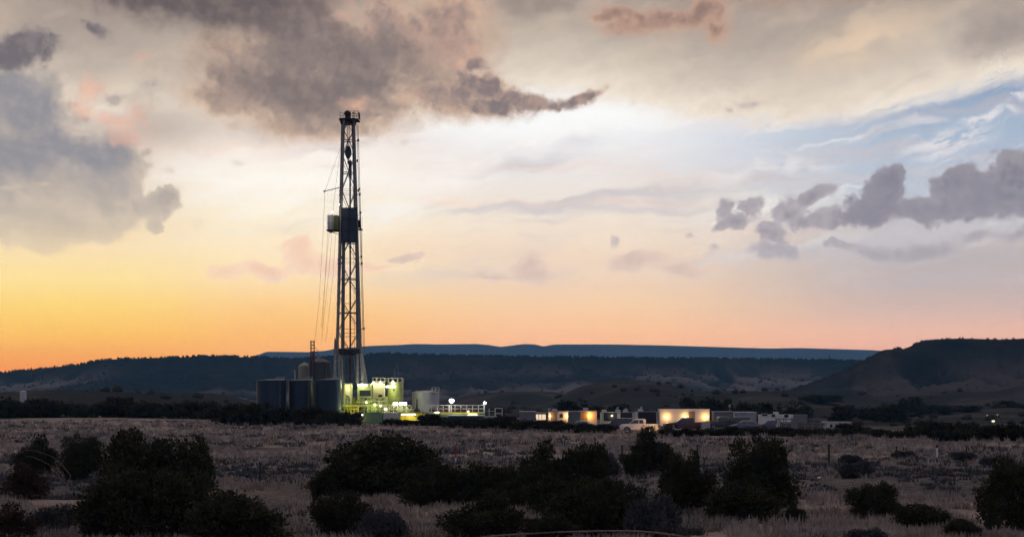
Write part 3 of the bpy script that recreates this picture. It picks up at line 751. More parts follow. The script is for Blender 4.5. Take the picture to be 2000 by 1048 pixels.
fr.build('wind_wall_frame', 'dark_steel', rig)
mb = MB(); mb.box((w(653, 0).x, RY, w(0, 450.5).z), (w(667, 0).x - w(639.5, 0).x, 3.0, 0.18)); mb.bar(w(640, 451), w(663, 458, 0), 0.07, 4); mb.bar(w(645, 451), w(646, 455), .12, 5); mb.build('monkey_board', 'dark_steel', rig)
mb = MB(); mb.box((w(647.5, 0).x, RY + 0.2, w(0, 435).z), (1.15, 2.2, 2.5)); mb.build('monkey_board_shelter', 'tank_pale', rig)
mb = MB(); mb.hexa([w(652.5, 449, -1.2), w(661, 449, -1.2), w(661, 449, 1.2), w(652.5, 449, 1.2)], [w(654, 421, -1.1), w(661, 421, -1.1), w(661, 421, 1.1), w(651.5, 421, 1.1)]); mb.build('shelter_panel', 'olive', rig)
mb = MB()
for q in range(5): mb.bar(w(650 + q * 2.4, 421, -1.35), w(650 + q * 2.2, 449, -1.35), 0.05, 4)
mb.railing(w(640.5, 450, -1.4), w(650, 450, -1.4), 2.3, 0.5, 0.03)
mb.build('shelter_frame', 'dark_steel', rig)
mb = MB(); mb.box((w(703, 0).x, RY, w(0, 448).z), (0.8, 2.2, 0.14)); mb.railing(w(700.3, 448, -1.1), w(705.4, 448, -1.1), 2.4, 0.3, 0.04, (1, 0.7, 0.4)); mb.bar(w(704.5, 448, -1), w(704.5, 414, -1), 0.06, 4); mb.box(w(704.8, 416, -1), (0.35, 0.3, 0.3))
mb.box(w(702, 438, -0.6), (0.42, 0.5, 1.3)); mb.build('side_basket', 'dark_steel', rig)
for x_, y_, dd, wt in ((652, 417, -2.6, 26), (665, 402, -2.6, 8)):
    MB().box(w(x_, y_, dd + .15), (0.16, 0.16, 0.16)).build('mast_lamp', 'bulb_on', rig)
    lamp_light(rig, w(x_, y_, dd - .3), wt, (1.0, 0.95, 0.75))
# outrigger pole with hanging lines, small cantilevers on the right
op = MB(); op.bar(w(666, 365.5), w(633.5, 373.5), 0.075, 5); op.box(w(633.5, 373.5), (0.28, 0.28, 0.28)); op.build('outrigger_pole', 'steel', rig)
for pts_ in ([(664, 290), (634, 373), (631, 450), (622, 600), (614, 668)], [(663, 300), (650, 410), (641, 470), (627, 640)], [(640, 452), (636, 520), (628, 668)],
             [(655, 458), (650, 540), (636, 668)], [(648, 452), (643, 520), (630, 640)], [(707, 420), (707, 500), (709, 640)], [(702, 380), (703, 415), (706, 520)]):
    MB().path([w(x, y, 0.3) for x, y in pts_], 0.022, 3).build('guy_line', 'dark_steel', rig)
for y, x0, x1 in ((275, 694, 700), (315, 695, 698), (373, 697, 700), (380, 698, 703), (502, 701, 706), (515, 702, 707), (642, 706, 711), (370, 700, 702)):
    cn = MB(); cn.bar(w(x0, y), w(x1, y), 0.06, 4); cn.box(w(x1, y - 1), (0.25, 0.25, 0.4)); cn.build('mast_bracket', 'dark_steel', rig)

# splayed pale legs under the mast
def sheath(pts_top, pts_bot, d0, d1, mat='mast_pale', name='lower_leg'):
    m = MB(); (xa, ya), (xb, yb) = pts_top; (xc, yc), (xd, yd) = pts_bot
    m.hexa([w(xc, yc, d0), w(xd, yd, d0), w(xd, yd, d1), w(xc, yc, d1)], [w(xa, ya, d0), w(xb, yb, d0), w(xb, yb, d1), w(xa, ya, d1)])
    return m
for a_, b_ in ((((655.0, 662), (658.3, 662)), ((652, 748), (658, 748))), (((660.5, 662), (662.5, 662)), ((663, 748), (667, 748))), (((697.5, 662), (700, 662)), ((697, 748), (702.5, 748))), (((702.8, 662), (705.5, 662)), ((707.5, 748), (712.5, 748)))):
    sheath(a_, b_, -1.7, -0.9).build('lower_leg', 'mast_pale', rig)
sheath(((662, 690), (668, 690)), ((669, 800), (674, 800)), 1.0, 1.8).build('lower_leg', 'mast_pale', rig)
sheath(((703, 690), (707, 690)), ((712, 752), (717.5, 752)), 1.0, 1.8).build('lower_leg', 'mast_pale', rig)
lb = MB()
for x0, x1, xb0, xb1 in ((656, 662, 653.5, 665.5), (698.5, 704.5, 698.5, 710.5)):
    for i in range(7):
        t0 = i / 7; t1 = (i + 1) / 7; y0 = 660 + 86 * t0; y1 = 660 + 86 * t1
        L0 = x0 + (xb0 - x0) * t0; R0 = x1 + (xb1 - x1) * t0; L1 = x0 + (xb0 - x0) * t1; R1 = x1 + (xb1 - x1) * t1
        lb.bar(w(L0, y0, -1.8), w(R1, y1, -1.8), 0.06, 4); lb.bar(w(R0, y0, -1.8), w(R1, y1, -1.8), 0.08, 4); lb.bar(w(L0, y0, -1.8), w(L1, y1, -1.8), 0.07, 4)
lb.bar(w(669, 692, -1.2), w(664, 730, -1.2), 0.13, 5); lb.bar(w(669, 700, -1.2), w(669, 748, -1.2), 0.2, 6); lb.bar(w(693, 692, -1.2), w(697, 745, -1.2), 0.16, 6)
lb.build('leg_bracing', 'steel', rig)
lb = MB(); lb.box((w(684, 0).x, RY - 1.6, w(0, 684).z), (w(707, 0).x - w(661, 0).x, 0.5, 0.35)); lb.box((w(684, 0).x, RY - 1.4, w(0, 688).z), (1.6, 0.6, 0.7)); lb.box((w(684, 0).x, RY - 1.2, w(0, 691).z), (w(703, 0).x - w(665, 0).x, 0.3, 0.3)); 
for x in (665, 670, 676, 690, 697, 703): lb.box(w(x, 686, -1.9), (0.5, 0.4, 0.8))
lb.build('mast_base_beam', 'dark_steel', rig)
# rig floor and substructure
FZ = w(0, 789).z
sb = MB(); sb.box((w(713, 0).x, RY, FZ - 0.2), (w(760, 0).x - w(668, 0).x, 9, 0.4)); sb.build('rig_floor', 'olive', rig)
sb = MB()
for x in (669, 678, 690, 702, 715, 727, 740, 752, 759):
    for dy in (-4.3, 4.3): sb.box((w(x, 0).x, RY + dy, (FZ - 0.4) / 2), (0.28, 0.28, FZ - 0.4))
for x0, x1 in ((669, 690), (690, 715), (715, 740), (740, 759)):
    sb.bar((w(x0, 0).x, RY - 4.3, 0.2), (w(x1, 0).x, RY - 4.3, FZ - .5), 0.08, 4); sb.bar((w(x1, 0).x, RY - 4.3, 0.2), (w(x0, 0).x, RY - 4.3, FZ - .5), 0.08, 4)
for x in (669, 690, 715, 740, 759): sb.box((w(x, 0).x, RY, FZ - .55), (0.2, 8.6, 0.2))
sb.build('substructure', 'olive', rig)
for x0, x1 in ((668, 683), (706, 722), (724, 760)): MB().railing((w(x0, 0).x, RY - 4.4, FZ), (w(x1, 0).x, RY - 4.4, FZ), 1.2, 1.0, 0.04).build('floor_railing', 'cream', rig)
# rotary gear and clutter under the drill string
cl = MB(); c = w(684, 786, -3)
cl.lathe((w(684, 0).x, RY - 0.5, FZ), [(0.9, 0), (0.9, 0.35), (0.5, 0.5), (0.45, 0.9)], 16)
rc = random.Random(3)
for i in range(26):
    x = rc.uniform(690, 756); z = FZ + rc.uniform(0, 0.2); h = rc.uniform(0.4, 1.5)
    p = Vector((w(x, 0).x, RY - rc.uniform(2.2, 4.2), FZ + h / 2))
    if i % 3 == 0: cl.bar(p - Vector((0.6, 0, 0.1)), p + Vector((0.6, 0, 0.25)), 0.18, 7)
    else: cl.box(p, (rc.uniform(0.3, 0.9), 0.5, h), rc.uniform(0, 1))
cl.build('floor_machinery', 'olive', rig)

# doghouse cabin on the rig floor
dog = empty('doghouse', (w(715, 0).x, RY - 3.0, FZ), 'grey green cabin under a white strip light beside the mast foot', 'cabin')
m = MB(); m.box((w(715, 0).x, RY - 3.0, FZ + 1.75), (w(729, 0).x - w(703, 0).x, 2.2, 3.1)); m.build('wall', 'olive', dog)
m = MB(); m.box((w(715, 0).x, RY - 3.0, FZ + 3.38), (w(730, 0).x - w(702, 0).x, 2.5, 0.16)); m.build('roof', 'roof', dog)
m = MB(); m.box((w(717, 0).x, RY - 4.12, FZ + 1.9), (w(727, 0).x - w(706, 0).x, 0.05, 0.95)); m.build('window', 'glass', dog)
m = MB(); m.box((w(717, 0).x, RY - 4.14, FZ + 0.85), (w(725, 0).x - w(708, 0).x, 0.06, 0.5)); m.build('vent_panel', 'dark_steel', dog)
m = MB(); m.box((w(712, 0).x, RY - 4.3, w(0, 752).z), (w(721, 0).x - w(704, 0).x, 0.3, 0.28)); m.build('strip_light', 'tube_on', dog)
lamp_light(dog, w(713, 749.5, -4.9), 85, (0.93, 1.0, 0.62), 0.3)
lamp_light(dog, w(690, 752, -4.2), 60, (0.93, 1.0, 0.62), 0.3)

# pale cabinet left of it with machinery inside
cab = empty('driller_cabin', (w(684, 0).x, RY - 3.2, FZ), 'narrow pale open cabin lit inside at the left foot of the mast', 'cabin')
x0, x1 = w(677, 0).x, w(690, 0).x
m = MB()
for x in (x0, x1):
    for dy in (-4.2, -2.4): m.box((x, RY + dy, FZ + 1.7), (0.16, 0.16, 3.4))
m.box(((x0 + x1) / 2, RY - 3.3, FZ + 3.45), (x1 - x0 + 0.3, 2.1, 0.14)); m.build('frame', 'cream', cab)
m = MB(); m.box(((x0 + x1) / 2, RY - 2.3, FZ + 2.2), (x1 - x0, 0.08, 2.3)); m.build('back_panel', 'white', cab)
m = MB(); m.box(((x0 + x1) / 2, RY - 3.1, FZ + 0.5), (x1 - x0 - .3, 0.8, 0.8)); m.bar((x0 + .2, RY - 3.4, FZ + 1.6), (x1 - .2, RY - 3.4, FZ + 0.9), 0.09, 6); m.lathe(((x0 + x1) / 2, RY - 3.6, FZ + .9), [(0.28, 0), (0.3, 0.4), (0.12, 0.6)], 10); m.build('control_gear', 'steel', cab)
lamp_light(cab, ((x0 + x1) / 2, RY - 3.4, FZ + 3.0), 70, YELLOWISH, 0.25)

# yellow stairway
st = empty('stairway', (w(694, 0).x, RY - 5.6, 0.4), 'bright yellow railed stair landing at the foot of the rig', 'stairs')
m = MB(); xa, xb = w(684, 0).x, w(706, 0).x
za, zb_ = w(0, 804).z, w(0, 791).z
m.railing((xa, RY - 6, za), (xb, RY - 6, za), 1.15, 0.6, 0.05, (1, 0.5)); m.build('railing', 'yellow', st); m = MB(); m.railing((xa, RY - 5, za), (xb, RY - 5, za), 1.15, 0.8, 0.05, (1, 0.5)); m.build('railing', 'yellow', st)
m = MB(); m.box(((xa + xb) / 2, RY - 5.5, za - 0.08), (xb - xa, 1.2, 0.16)); m.build('landing', 'yellow', st)
m = MB()
for i in range(7): m.box((xa - 0.25 * i - .1, RY - 5.5, za - 0.1 - 0.22 * i), (0.28, 1.0, 0.05))
m.bar((xa, RY - 6, za), (xa - 1.7, RY - 6, za - 1.6), 0.08, 4); m.bar((xa, RY - 5, za), (xa - 1.7, RY - 5, za - 1.6), 0.08, 4)
for q in (xa + .1, xb - .1):
    for dy in (-6, -5): m.bar((q, RY + dy, 0), (q, RY + dy, za), 0.06, 4)
m.build('steps', 'yellow', st)
lamp_light(st, w(700, 797, -7.2), 55, YELLOWISH, 0.2)
lamp_light(st, w(678, 786, -6.5), 60, GREENISH, 0.2)

# ---------------------------------------------------------------- silos on the right of the mast
def vent_loop(m, x, y0, y1): m.path([w(x, y0), w(x, y1 + 3), w(x + 1.5, y1), w(x + 3, y1 + 3)], 0.05, 4)
pt = empty('pump_tower', (w(741, 0).x, RY, 0), 'cream slab tower with railed top between doghouse and green tank', 'tower')
m = MB(); m.box((w(742, 0).x, RY - 1, w(0, 769).z - 1.0), (w(752, 0).x - w(732, 0).x, 2.2, w(0, 745).z - w(0, 790).z + 1.8)); m.build('body', 'cream', pt)
m = MB(); 
for a_, b_ in (((729, -2.2), (753, -2.2)), ((729, 0.4), (753, 0.4)), ((729, -2.2), (729, 0.4))): m.railing((w(a_[0], 0).x, RY + a_[1], w(0, 744.5).z), (w(b_[0], 0).x, RY + b_[1], w(0, 744.5).z), 0.6, 0.7, 0.045, (1,))
m.box((w(741, 0).x, RY - 0.9, w(0, 745).z), (w(753, 0).x - w(729, 0).x, 2.7, 0.12))
m.bar((w(729.5, 0).x, RY - 2.2, 0), (w(731.5, 0).x, RY - 2.2, w(0, 745).z), 0.09, 4); m.build('railed_top', 'cream', pt)
m = MB(); m.box((w(744.5, 0).x, RY - 2.13, w(0, 775).z), (0.6, 0.06, 0.85)); m.box((w(739, 0).x, RY - 2.13, w(0, 781).z), (0.35, 0.06, 0.4)); m.build('hatch', 'dark_steel', pt)
for x in (731.5, 745.5):
    m = MB(); m.box(w(x, 748, -2.6), (0.28, 0.25, 0.25)); m.bar(w(x, 748, -2.5), w(x, 745, -2.2), 0.04, 4); m.build('lamp', 'bulb_on', pt)
    lamp_light(pt, w(x + .5, 750, -3.2), 32, YELLOWISH, 0.2)

gt = empty('green_tank', (w(772, 0).x, RY + 1.0, 0), 'yellow green upright tank with railed top and strip light beside the cream tower', 'tank')
m = MB(); m.lathe((w(771.5, 0).x, RY + 1.0, 0), [(1.35, 0), (1.35, w(0, 746).z), (1.2, w(0, 745).z)], 32); sharp(m.build('shell', 'olive', gt, smooth=True))
m = MB()
for i in range(10):
    t0 = 2 * math.pi * i / 10; t1 = 2 * math.pi * (i + 1) / 10; z0 = w(0, 746).z
    q0 = Vector((w(771.5, 0).x + 1.4 * math.cos(t0), RY + 1 + 1.4 * math.sin(t0), z0)); q1 = Vector((w(771.5, 0).x + 1.4 * math.cos(t1), RY + 1 + 1.4 * math.sin(t1), z0))
    m.bar(q0, q0 + Vector((0, 0, .7)), 0.05, 4); m.bar(q0 + Vector((0, 0, .7)), q1 + Vector((0, 0, .7)), 0.05, 4)
m.build('railing', 'cream', gt)
m = MB(); vx = 770; m.path([w(vx, 745), w(vx, 728), w(772, 718), w(774, 712)], 0.025, 3); m.path([w(777, 745), w(779, 730), w(776, 708), w(778, 720)], 0.025, 3); m.bar(w(786, 790, 0), w(786.5, 738, 0), 0.07, 4); m.build('vent_pipe', 'steel', gt)
m = MB(); m.box(w(764, 754.5, -1.2), (1.55, 0.3, 0.26)); m.build('strip_light', 'tube_on', gt)
m = MB(); m.box(w(768, 747.5, -1.0), (0.32, 0.3, 0.32)); m.bar(w(768, 747.5, -0.9), w(768, 744, 0), 0.05, 4); m.build('lamp', 'bulb_on', gt)
lamp_light(gt, w(765, 757, -2.0), 75, GREENISH, 0.3)
m = MB(); m.box(w(769, 761, -0.39), (0.3, 0.08, 0.3)); m.build('hatch', 'dark_steel', gt)

# ---------------------------------------------------------------- mud tanks with walkway
mud = empty('mud_tank', (w(740, 0).x, RY - 6, 0), 'pale green low steel tank with ribs below the rig floor', 'tank')
m = MB(); x0, x1 = w(722, 0).x, w(752, 0).x; zt = w(0, 804).z
m.box(((x0 + x1) / 2, RY - 6.5, zt / 2), (x1 - x0, 2.6, zt)); m.build('tank_wall', 'green', mud)
m = MB()
for i in range(9): m.box((x0 + (x1 - x0) * i / 8, RY - 7.83, zt / 2), (0.08, 0.08, zt - .1))
m.box(((x0 + x1) / 2, RY - 7.83, zt + 0.03), (x1 - x0 + 0.1, 0.14, 0.1)); m.build('rib', 'green', mud)
lamp_light(mud, w(716, 806, -9.8), 16, GREENISH, 0.15)
m = MB(); m.bar((w(714, 0).x, RY - 8, 0), (w(714, 0).x, RY - 8, w(0, 808).z), 0.05, 5); m.build('lamp_post', 'steel', mud); m = MB(); m.box(w(715, 808, -8), (0.2, 0.2, 0.2)); m.build('lamp', 'bulb_on', mud)  # post and bulb added in place of a light streak reflected on the tank
m2 = empty('water_tank', (w(765, 0).x, RY - 6, 0), 'grey low steel tank between the green tank and the lit room', 'tank')
m = MB(); x0, x1 = w(755, 0).x, w(784, 0).x
m.box(((x0 + x1) / 2, RY - 5.5, zt / 2), (x1 - x0, 2.6, zt)); m.build('tank_wall', 'offwhite', m2)
m = MB()
for i in range(8): m.box((x0 + (x1 - x0) * i / 7, RY - 6.83, zt / 2), (0.07, 0.07, zt - .1))
m.build('rib', 'offwhite', m2)
# walk railing and shaker lamps above those tanks
wk = empty('shaker_deck', (w(775, 0).x, RY - 4, zt), 'railed machinery deck with two white strip lights', 'walkway')
m = MB(); m.railing((w(722, 0).x, RY - 5, zt), (w(806, 0).x, RY - 5, zt), 1.15, 0.7, 0.04); m.build('railing', 'cream', wk); m = MB(); m.railing((w(722, 0).x, RY - 3, zt), (w(806, 0).x, RY - 3, zt), 1.15, 1.2, 0.04); m.build('railing', 'cream', wk)
m = MB(); rc = random.Random(9)
for i in range(34):
    x = rc.uniform(722, 804); h = rc.uniform(0.5, 1.5)
    m.box((w(x, 0).x, RY - rc.uniform(3.2, 4.6), zt + h / 2), (rc.uniform(0.25, 0.8), 0.5, h), rc.uniform(-.3, .3))
for i in range(8):
    x = rc.uniform(724, 800); m.bar((w(x, 0).x, RY - 4.7, zt + rc.uniform(.1, 1)), (w(x + 7, 0).x, RY - 4.4, zt + rc.uniform(.3, 1.4)), 0.12, 7)
m.build('shaker_machinery', 'olive', wk)
m = MB(); m.box((w(764, 0).x, RY - 4, zt - 0.07), (w(806, 0).x - w(722, 0).x, 2.2, 0.14)); m.build('deck', 'dark_steel', wk)
for x, ww_ in ((776.5, 0.75), (791, 1.15)):
    q = MB(); q.box(w(x, 787, -5.2), (ww_, 0.3, 0.34)); q.build('strip_light', 'tube_on', wk)
    MB().bar((w(x, 0).x, RY - 5.0, zt), w(x, 786, -5.0), 0.05, 4).build('lamp_post', 'steel', wk)
    lamp_light(wk, w(x, 789, -6.3), 50, WHITE_L, 0.25)
for x, y in ((720, 785), (757, 798), (737, 789), (748, 791)):
    q = MB(); q.box(w(x, y, -5.1), (0.2, 0.2, 0.2)); q.build('lamp', 'bulb_on', wk)
lamp_light(wk, w(735, 790, -6.0), 45, GREENISH, 0.2)

# lit yellow room
rm = empty('pump_house', (w(811, 0).x, RY - 8, 0), 'yellow open fronted shed glowing with light under a flat roof', 'shed')
x0, x1 = w(787, 0).x, w(832, 0).x; zr = w(0, 804.5).z
m = MB(); m.box(((x0 + x1) / 2, RY - 5.8, zr / 2), (x1 - x0, 0.12, zr)); m.box((x0 + .06, RY - 7, zr / 2), (0.12, 2.3, zr)); m.box((x1 - .06, RY - 7, zr / 2), (0.12, 2.3, zr)); m.build('wall', 'yellow', rm)
m = MB(); m.box(((x0 + x1) / 2, RY - 7, zr + 0.08), (x1 - x0 + 0.4, 2.8, 0.2)); m.build('roof', 'olive', rm)
for x in (788, 797, 823, 831): MB().box((w(x, 0).x, RY - 8.25, zr / 2), (0.12, 0.12, zr)).build('post', 'olive', rm)
m = MB(); m.box(w(803, 807.5, -8.0), (2.2, 0.2, 0.16)); m.build('strip_light', 'tube_on', rm)
m = MB(); m.box((w(826, 0).x, RY - 7, 0.6), (0.8, 0.6, 1.2)); m.bar((w(817, 0).x, RY - 7, 0), (w(817, 0).x, RY - 7, 1.9), 0.1, 6); m.build('pump', 'olive', rm)
lamp_light(rm, (w(805, 0).x, RY - 7.6, zr - 0.45), 75, (1.0, 0.92, 0.38), 0.25)
# squat dark derrick-like pump head on its roof
pm = empty('wellhead_pump', (w(818, 0).x, RY - 7, zr + .2), 'dark conical valve head standing on the shed roof', 'pump')
m = MB(); m.lathe((w(818.5, 0).x, RY - 7, zr + 0.2), [(0.62, 0), (0.55, 0.35), (0.2, 0.5), (0.14, 1.1), (0.09, 2.0), (0.03, 2.15)], 12); m.build('body', 'dark_steel', pm)
m = MB(); m.bar((w(812.5, 0).x, RY - 7, zr + .35), (w(824.5, 0).x, RY - 7, zr + .35), 0.22, 8); m.build('pipe', 'dark_steel', pm)

# pale round tank with platform
ft = empty('pale_tank', (w(830, 0).x, RY + 4, 0), 'pale green round tank with stair platform at its top right', 'tank')
c = W(831, 0, RY + 4); Rt = 26.0 / F * (RY + 4); zt2 = W(0, 766, RY + 4).z
m = MB(); m.lathe((c.x, RY + 4, 0), [(Rt, 0), (Rt, zt2), (Rt * 1.01, zt2), (Rt * 1.01, zt2 + 0.1), (0.2, zt2 + 0.35)], 48); sharp(m.build('shell', 'tank_pale', ft, smooth=True))
m = MB(); xa = W(844, 0, RY + 2).x; xb = W(857.5, 0, RY + 2).x; zp = W(0, 765, RY + 2).z
m.box(((xa + xb) / 2, RY + 2, zp), (xb - xa, 1.2, 0.1)); m.railing((xa, RY + 1.4, zp), (xb, RY + 1.4, zp), 0.75, 0.5, 0.045); m.railing((xa, RY + 2.6, zp), (xb, RY + 2.6, zp), 0.75, 0.5, 0.045); m.bar((xb, RY + 2, 0), (xb, RY + 2, zp), 0.05, 4)
m.bar((W(838, 0, RY + 2).x, RY + 1.5, zt2 + .1), (xa, RY + 1.5, zp + .4), 0.08, 4); m.build('stair_platform', 'offwhite', ft)

# long green catwalk with railing, yellow edge and floodlights
cw = empty('catwalk', (w(885, 0).x, RY - 3, 0), 'long railed pipe catwalk with yellow and green edge beam right of the rig', 'catwalk')
zw = w(0, 803.5).z; xa = w(822, 0).x; xb = w(946.5, 0).x
m = MB(); m.railing((xa, RY - 4, zw), (xb, RY - 4, zw), w(0, 790.5).z - zw, 0.98, 0.055); m.railing((xa, RY - 2, zw), (xb, RY - 2, zw), w(0, 790.5).z - zw, 0.98, 0.045); m.railing((xb, RY - 4, zw), (xb, RY - 2, zw), w(0, 790.5).z - zw, 1, 0.05); m.build('railing', 'offwhite', cw)
for x in (879, 883, 946.5): MB().box((w(x, 0).x, RY - 4.1, w(0, 808).z), (0.2, 0.2, w(0, 790).z - w(0, 826).z)).build('post', 'offwhite', cw)
m = MB(); m.box(((xa + xb) / 2, RY - 3, zw - 0.12), (xb - xa, 2.4, 0.24)); m.build('deck', 'olive', cw)
m = MB(); m.box(((w(862, 0).x + w(934, 0).x) / 2, RY - 4.28, w(0, 806).z), (w(934, 0).x - w(862, 0).x, 0.12, 0.28)); m.build('edge_beam', 'yellow', cw)
m = MB(); m.box(((w(834, 0).x + w(946, 0).x) / 2, RY - 4.35, w(0, 811).z / 1), (w(946, 0).x - w(834, 0).x, 0.12, 0.55)); m.box(((w(834, 0).x + w(946, 0).x) / 2, RY - 4.3, w(0, 819).z), (w(946, 0).x - w(834, 0).x, 0.1, 0.8))
for i in range(12): m.box((w(836 + i * 10, 0).x, RY - 4.0, 0.8), (0.2, 0.4, 1.6))
m.build('side_beam', 'green', cw)
m = MB()
for i in range(14): m.bar((w(848 + i * 5.2, 0).x, RY - 3.2, zw + .1), (w(852 + i * 5.2, 0).x, RY - 2.6, zw + .35 + .25 * (i % 3)), 0.16, 7)
for i in range(5): m.bar((w(840, 0).x, RY - 2.9 + .2 * i, zw + .15 + .12 * i), (w(930, 0).x, RY - 2.9 + .2 * i, zw + .15 + .12 * i), 0.08, 6)
m.build('stacked_pipe', 'rust', cw)
m = MB(); m.box(w(924, 810.5, -4.6), (1.5, 0.3, 0.3)); m.build('strip_light', 'tube_on', cw)
m = MB(); m.box(w(893, 812.5, -4.6), (2.3, 0.16, 0.09)); m.build('strip_light', 'tube_on', cw)
lamp_light(cw, w(924, 813, -5.6), 30, WHITE_L, 0.2); lamp_light(cw, w(893, 814, -5.4), 12, WHITE_L, 0.3)
for x, y in ((853, 804), (858, 804), (916, 802)):
    q = MB(); q.box(w(x, y, -4.4), (0.14, 0.14, 0.14)); q.build('lamp', 'bulb_on', cw)

def floodlight(px, py, label, rad, watts, post_bottom):
    f = empty('floodlight', (w(px, 0).x, RY - 4.5, 0), label, 'floodlight')
    m = MB(); m.bar((w(px, 0).x, RY - 4.5, 0), w(px, py, -4.5) - Vector((0, 0, rad)), 0.06, 6); m.bar(w(px, py, -4.5) - Vector((0.3, 0, rad)), w(px, py, -4.5) + Vector((0.3, 0, -rad)), 0.05, 4); m.build('post', 'steel', f)
    m = MB(); c = w(px, py, -4.7)
    m.box(c + Vector((0, 0.22, 0)), (rad * 2.2, 0.12, rad * 1.6)); m.build('housing', 'dark_steel', f)
    m = MB(); m.lathe((0, 0, 0), [(rad * 0.7, -0.06), (rad, -0.04), (rad, 0.04), (rad * .7, 0.08)], 16)
    m.v = [Vector((v.x, v.z, v.y * 0.75)) + c for v in m.v]; m.build('lens', 'flood_on', f)
    lamp_light(f, c + Vector((0, -0.6, 0)), watts, WHITE_L, 0.3)
    return f
floodlight(884, 781.5, 'bright white floodlight on a post above the middle of the catwalk', 0.36, 150, 803)
floodlight(947.5, 785.5, 'smaller white floodlight at the right end of the catwalk', 0.20, 50, 803)

# open steel frame gate past the catwalk
fg = empty('gate_frame', (w(975, 0).x, RY - 4, 0), 'square railed steel frame standing alone right of the catwalk', 'frame')
m = MB()
for a_, b_ in (((967.5, 796), (981, 796)), ((967.5, 806), (981, 806)), ((967.5, 812), (981, 812))):
    m.bar(w(*a_, -4), w(*b_, -4), 0.06, 4)
for x in (967.5, 981): m.bar(w(x, 796, -4), (w(x, 0).x, RY - 4, 0), 0.07, 4); m.bar(w(x, 796, -2), (w(x, 0).x, RY - 2, 0), 0.06, 4)
m.bar(w(947, 811.5, -4), w(967, 811.5, -4), 0.05, 4); m.bar(w(947, 802, -4), w(967, 802, -4), 0.03, 4); m.bar(w(956, 797, -4), w(956, 812, -4), 0.04, 4)
m.build('frame', 'offwhite', fg)
cnt = empty('equipment_skid', (w(915, 0).x, RY - 6, 0), 'low dark blue skid tank half hidden by brush below the catwalk', 'tank')
m = MB(); m.box((w(912, 0).x, RY - 6.2, 0.62), (w(950, 0).x - w(881, 0).x, 2.4, 1.25)); m.build('tank_wall', 'tank_blue', cnt)
m = MB(); m.box((w(912, 0).x, RY - 6.2, 1.3), (w(951, 0).x - w(880, 0).x, 2.5, 0.1)); m.build('rim', 'offwhite', cnt)

# ---------------------------------------------------------------- frac tanks left of the rig
def round_tank(name, px0, px1, top, Y, mat, label, group=None, walk=True, dome=0.25, ladder=True, base_z=0.0):
    cx = W((px0 + px1) / 2, 0, Y).x; r = (px1 - px0) / 2 / F * Y; zt = W(0, top, Y).z
    t = empty(name, (cx, Y, base_z), label, 'tank', group)
    m = MB(); m.lathe((cx, Y, base_z), [(r, 0), (r, zt - base_z), (r * 1.015, zt - base_z), (r * 1.015, zt - base_z + 0.1), (0.15, zt - base_z + 0.1 + dome)], 56)
    sharp(m.build('shell', mat, t, smooth=True))
    if ladder:
        m = MB(); lx = cx + r * 0.62; ly = Y - r * 0.82
        for d in (-0.2, 0.2): m.bar((lx + d, ly, base_z), (lx + d, ly, zt + 0.5), 0.035, 4)
        k = 0.3
        while k < zt - base_z: m.bar((lx - .2, ly, base_z + k), (lx + .2, ly, base_z + k), 0.022, 3); k += 0.32
        m.build('ladder', 'steel', t)
    if walk:
        m = MB(); zz = zt + 0.12
        m.hexa([(cx - r * .2, Y - r * .8, zz), (cx + r * .95, Y - r * .45, zz), (cx + r * .95, Y - r * .2, zz), (cx - r * .2, Y - r * .5, zz)],
               [(cx - r * .2, Y - r * .8, zz + .1), (cx + r * .95, Y - r * .45, zz + .32), (cx + r * .95, Y - r * .2, zz + .32), (cx - r * .2, Y - r * .5, zz + .1)])
        m.railing((cx + r * .35, Y - r * .5, zz + .1), (cx + r * .95, Y - r * .3, zz + .25), 0.35, 0.6, 0.04, (1,)); m.build('top_walkway', 'offwhite', t)
    return t
round_tank('storage_tank', 501.5, 558.5, 743.5, 292, 'tank_blue', 'leftmost of the three big blue grey tanks beside the rig', 'blue grey storage tanks')
round_tank('storage_tank', 564, 612, 743.5, 293, 'tank_blue', 'middle one of the three big blue grey tanks beside the rig', 'blue grey storage tanks')
round_tank('storage_tank', 617.5, 668, 742.5, 291, 'tank_blue', 'rightmost big blue grey tank touching the foot of the rig', 'blue grey storage tanks')
round_tank('silo', 602, 646, 708, 307, 'tank_grey', 'tall dark grey silo rising behind the blue tanks', None, walk=False, dome=0.8)
round_tank('silo', 583, 606, 715, 311, 'tank_olive', 'shorter olive silo left of the tall grey silo', None, walk=False, dome=0.6)
round_tank('water_tower', 39, 51.5, 765, 430, 'tank_pale', 'small pale cylinder tank alone above the brush at far left', None, walk=False, ladder=False, base_z=-4)
fp = empty('vent_pipes', (W(577, 0, 303).x, 303, 0), 'two thin upright vent pipes left of the olive silo', 'pipes')
m = MB(); m.bar((W(576, 0, 303).x, 303, 0), W(576, 724, 303), 0.09, 5); m.bar(W(576, 724, 303), W(573.5, 723, 303), 0.09, 5); m.build('pipe', 'tank_pale', fp)
m = MB(); m.bar((W(581, 0, 303).x, 303, 0), W(581, 712, 303), 0.09, 5); m.bar((W(645, 0, 303).x, 303, 0), W(645, 716, 303), 0.07, 5); m.build('pipe', 'tank_grey', fp)
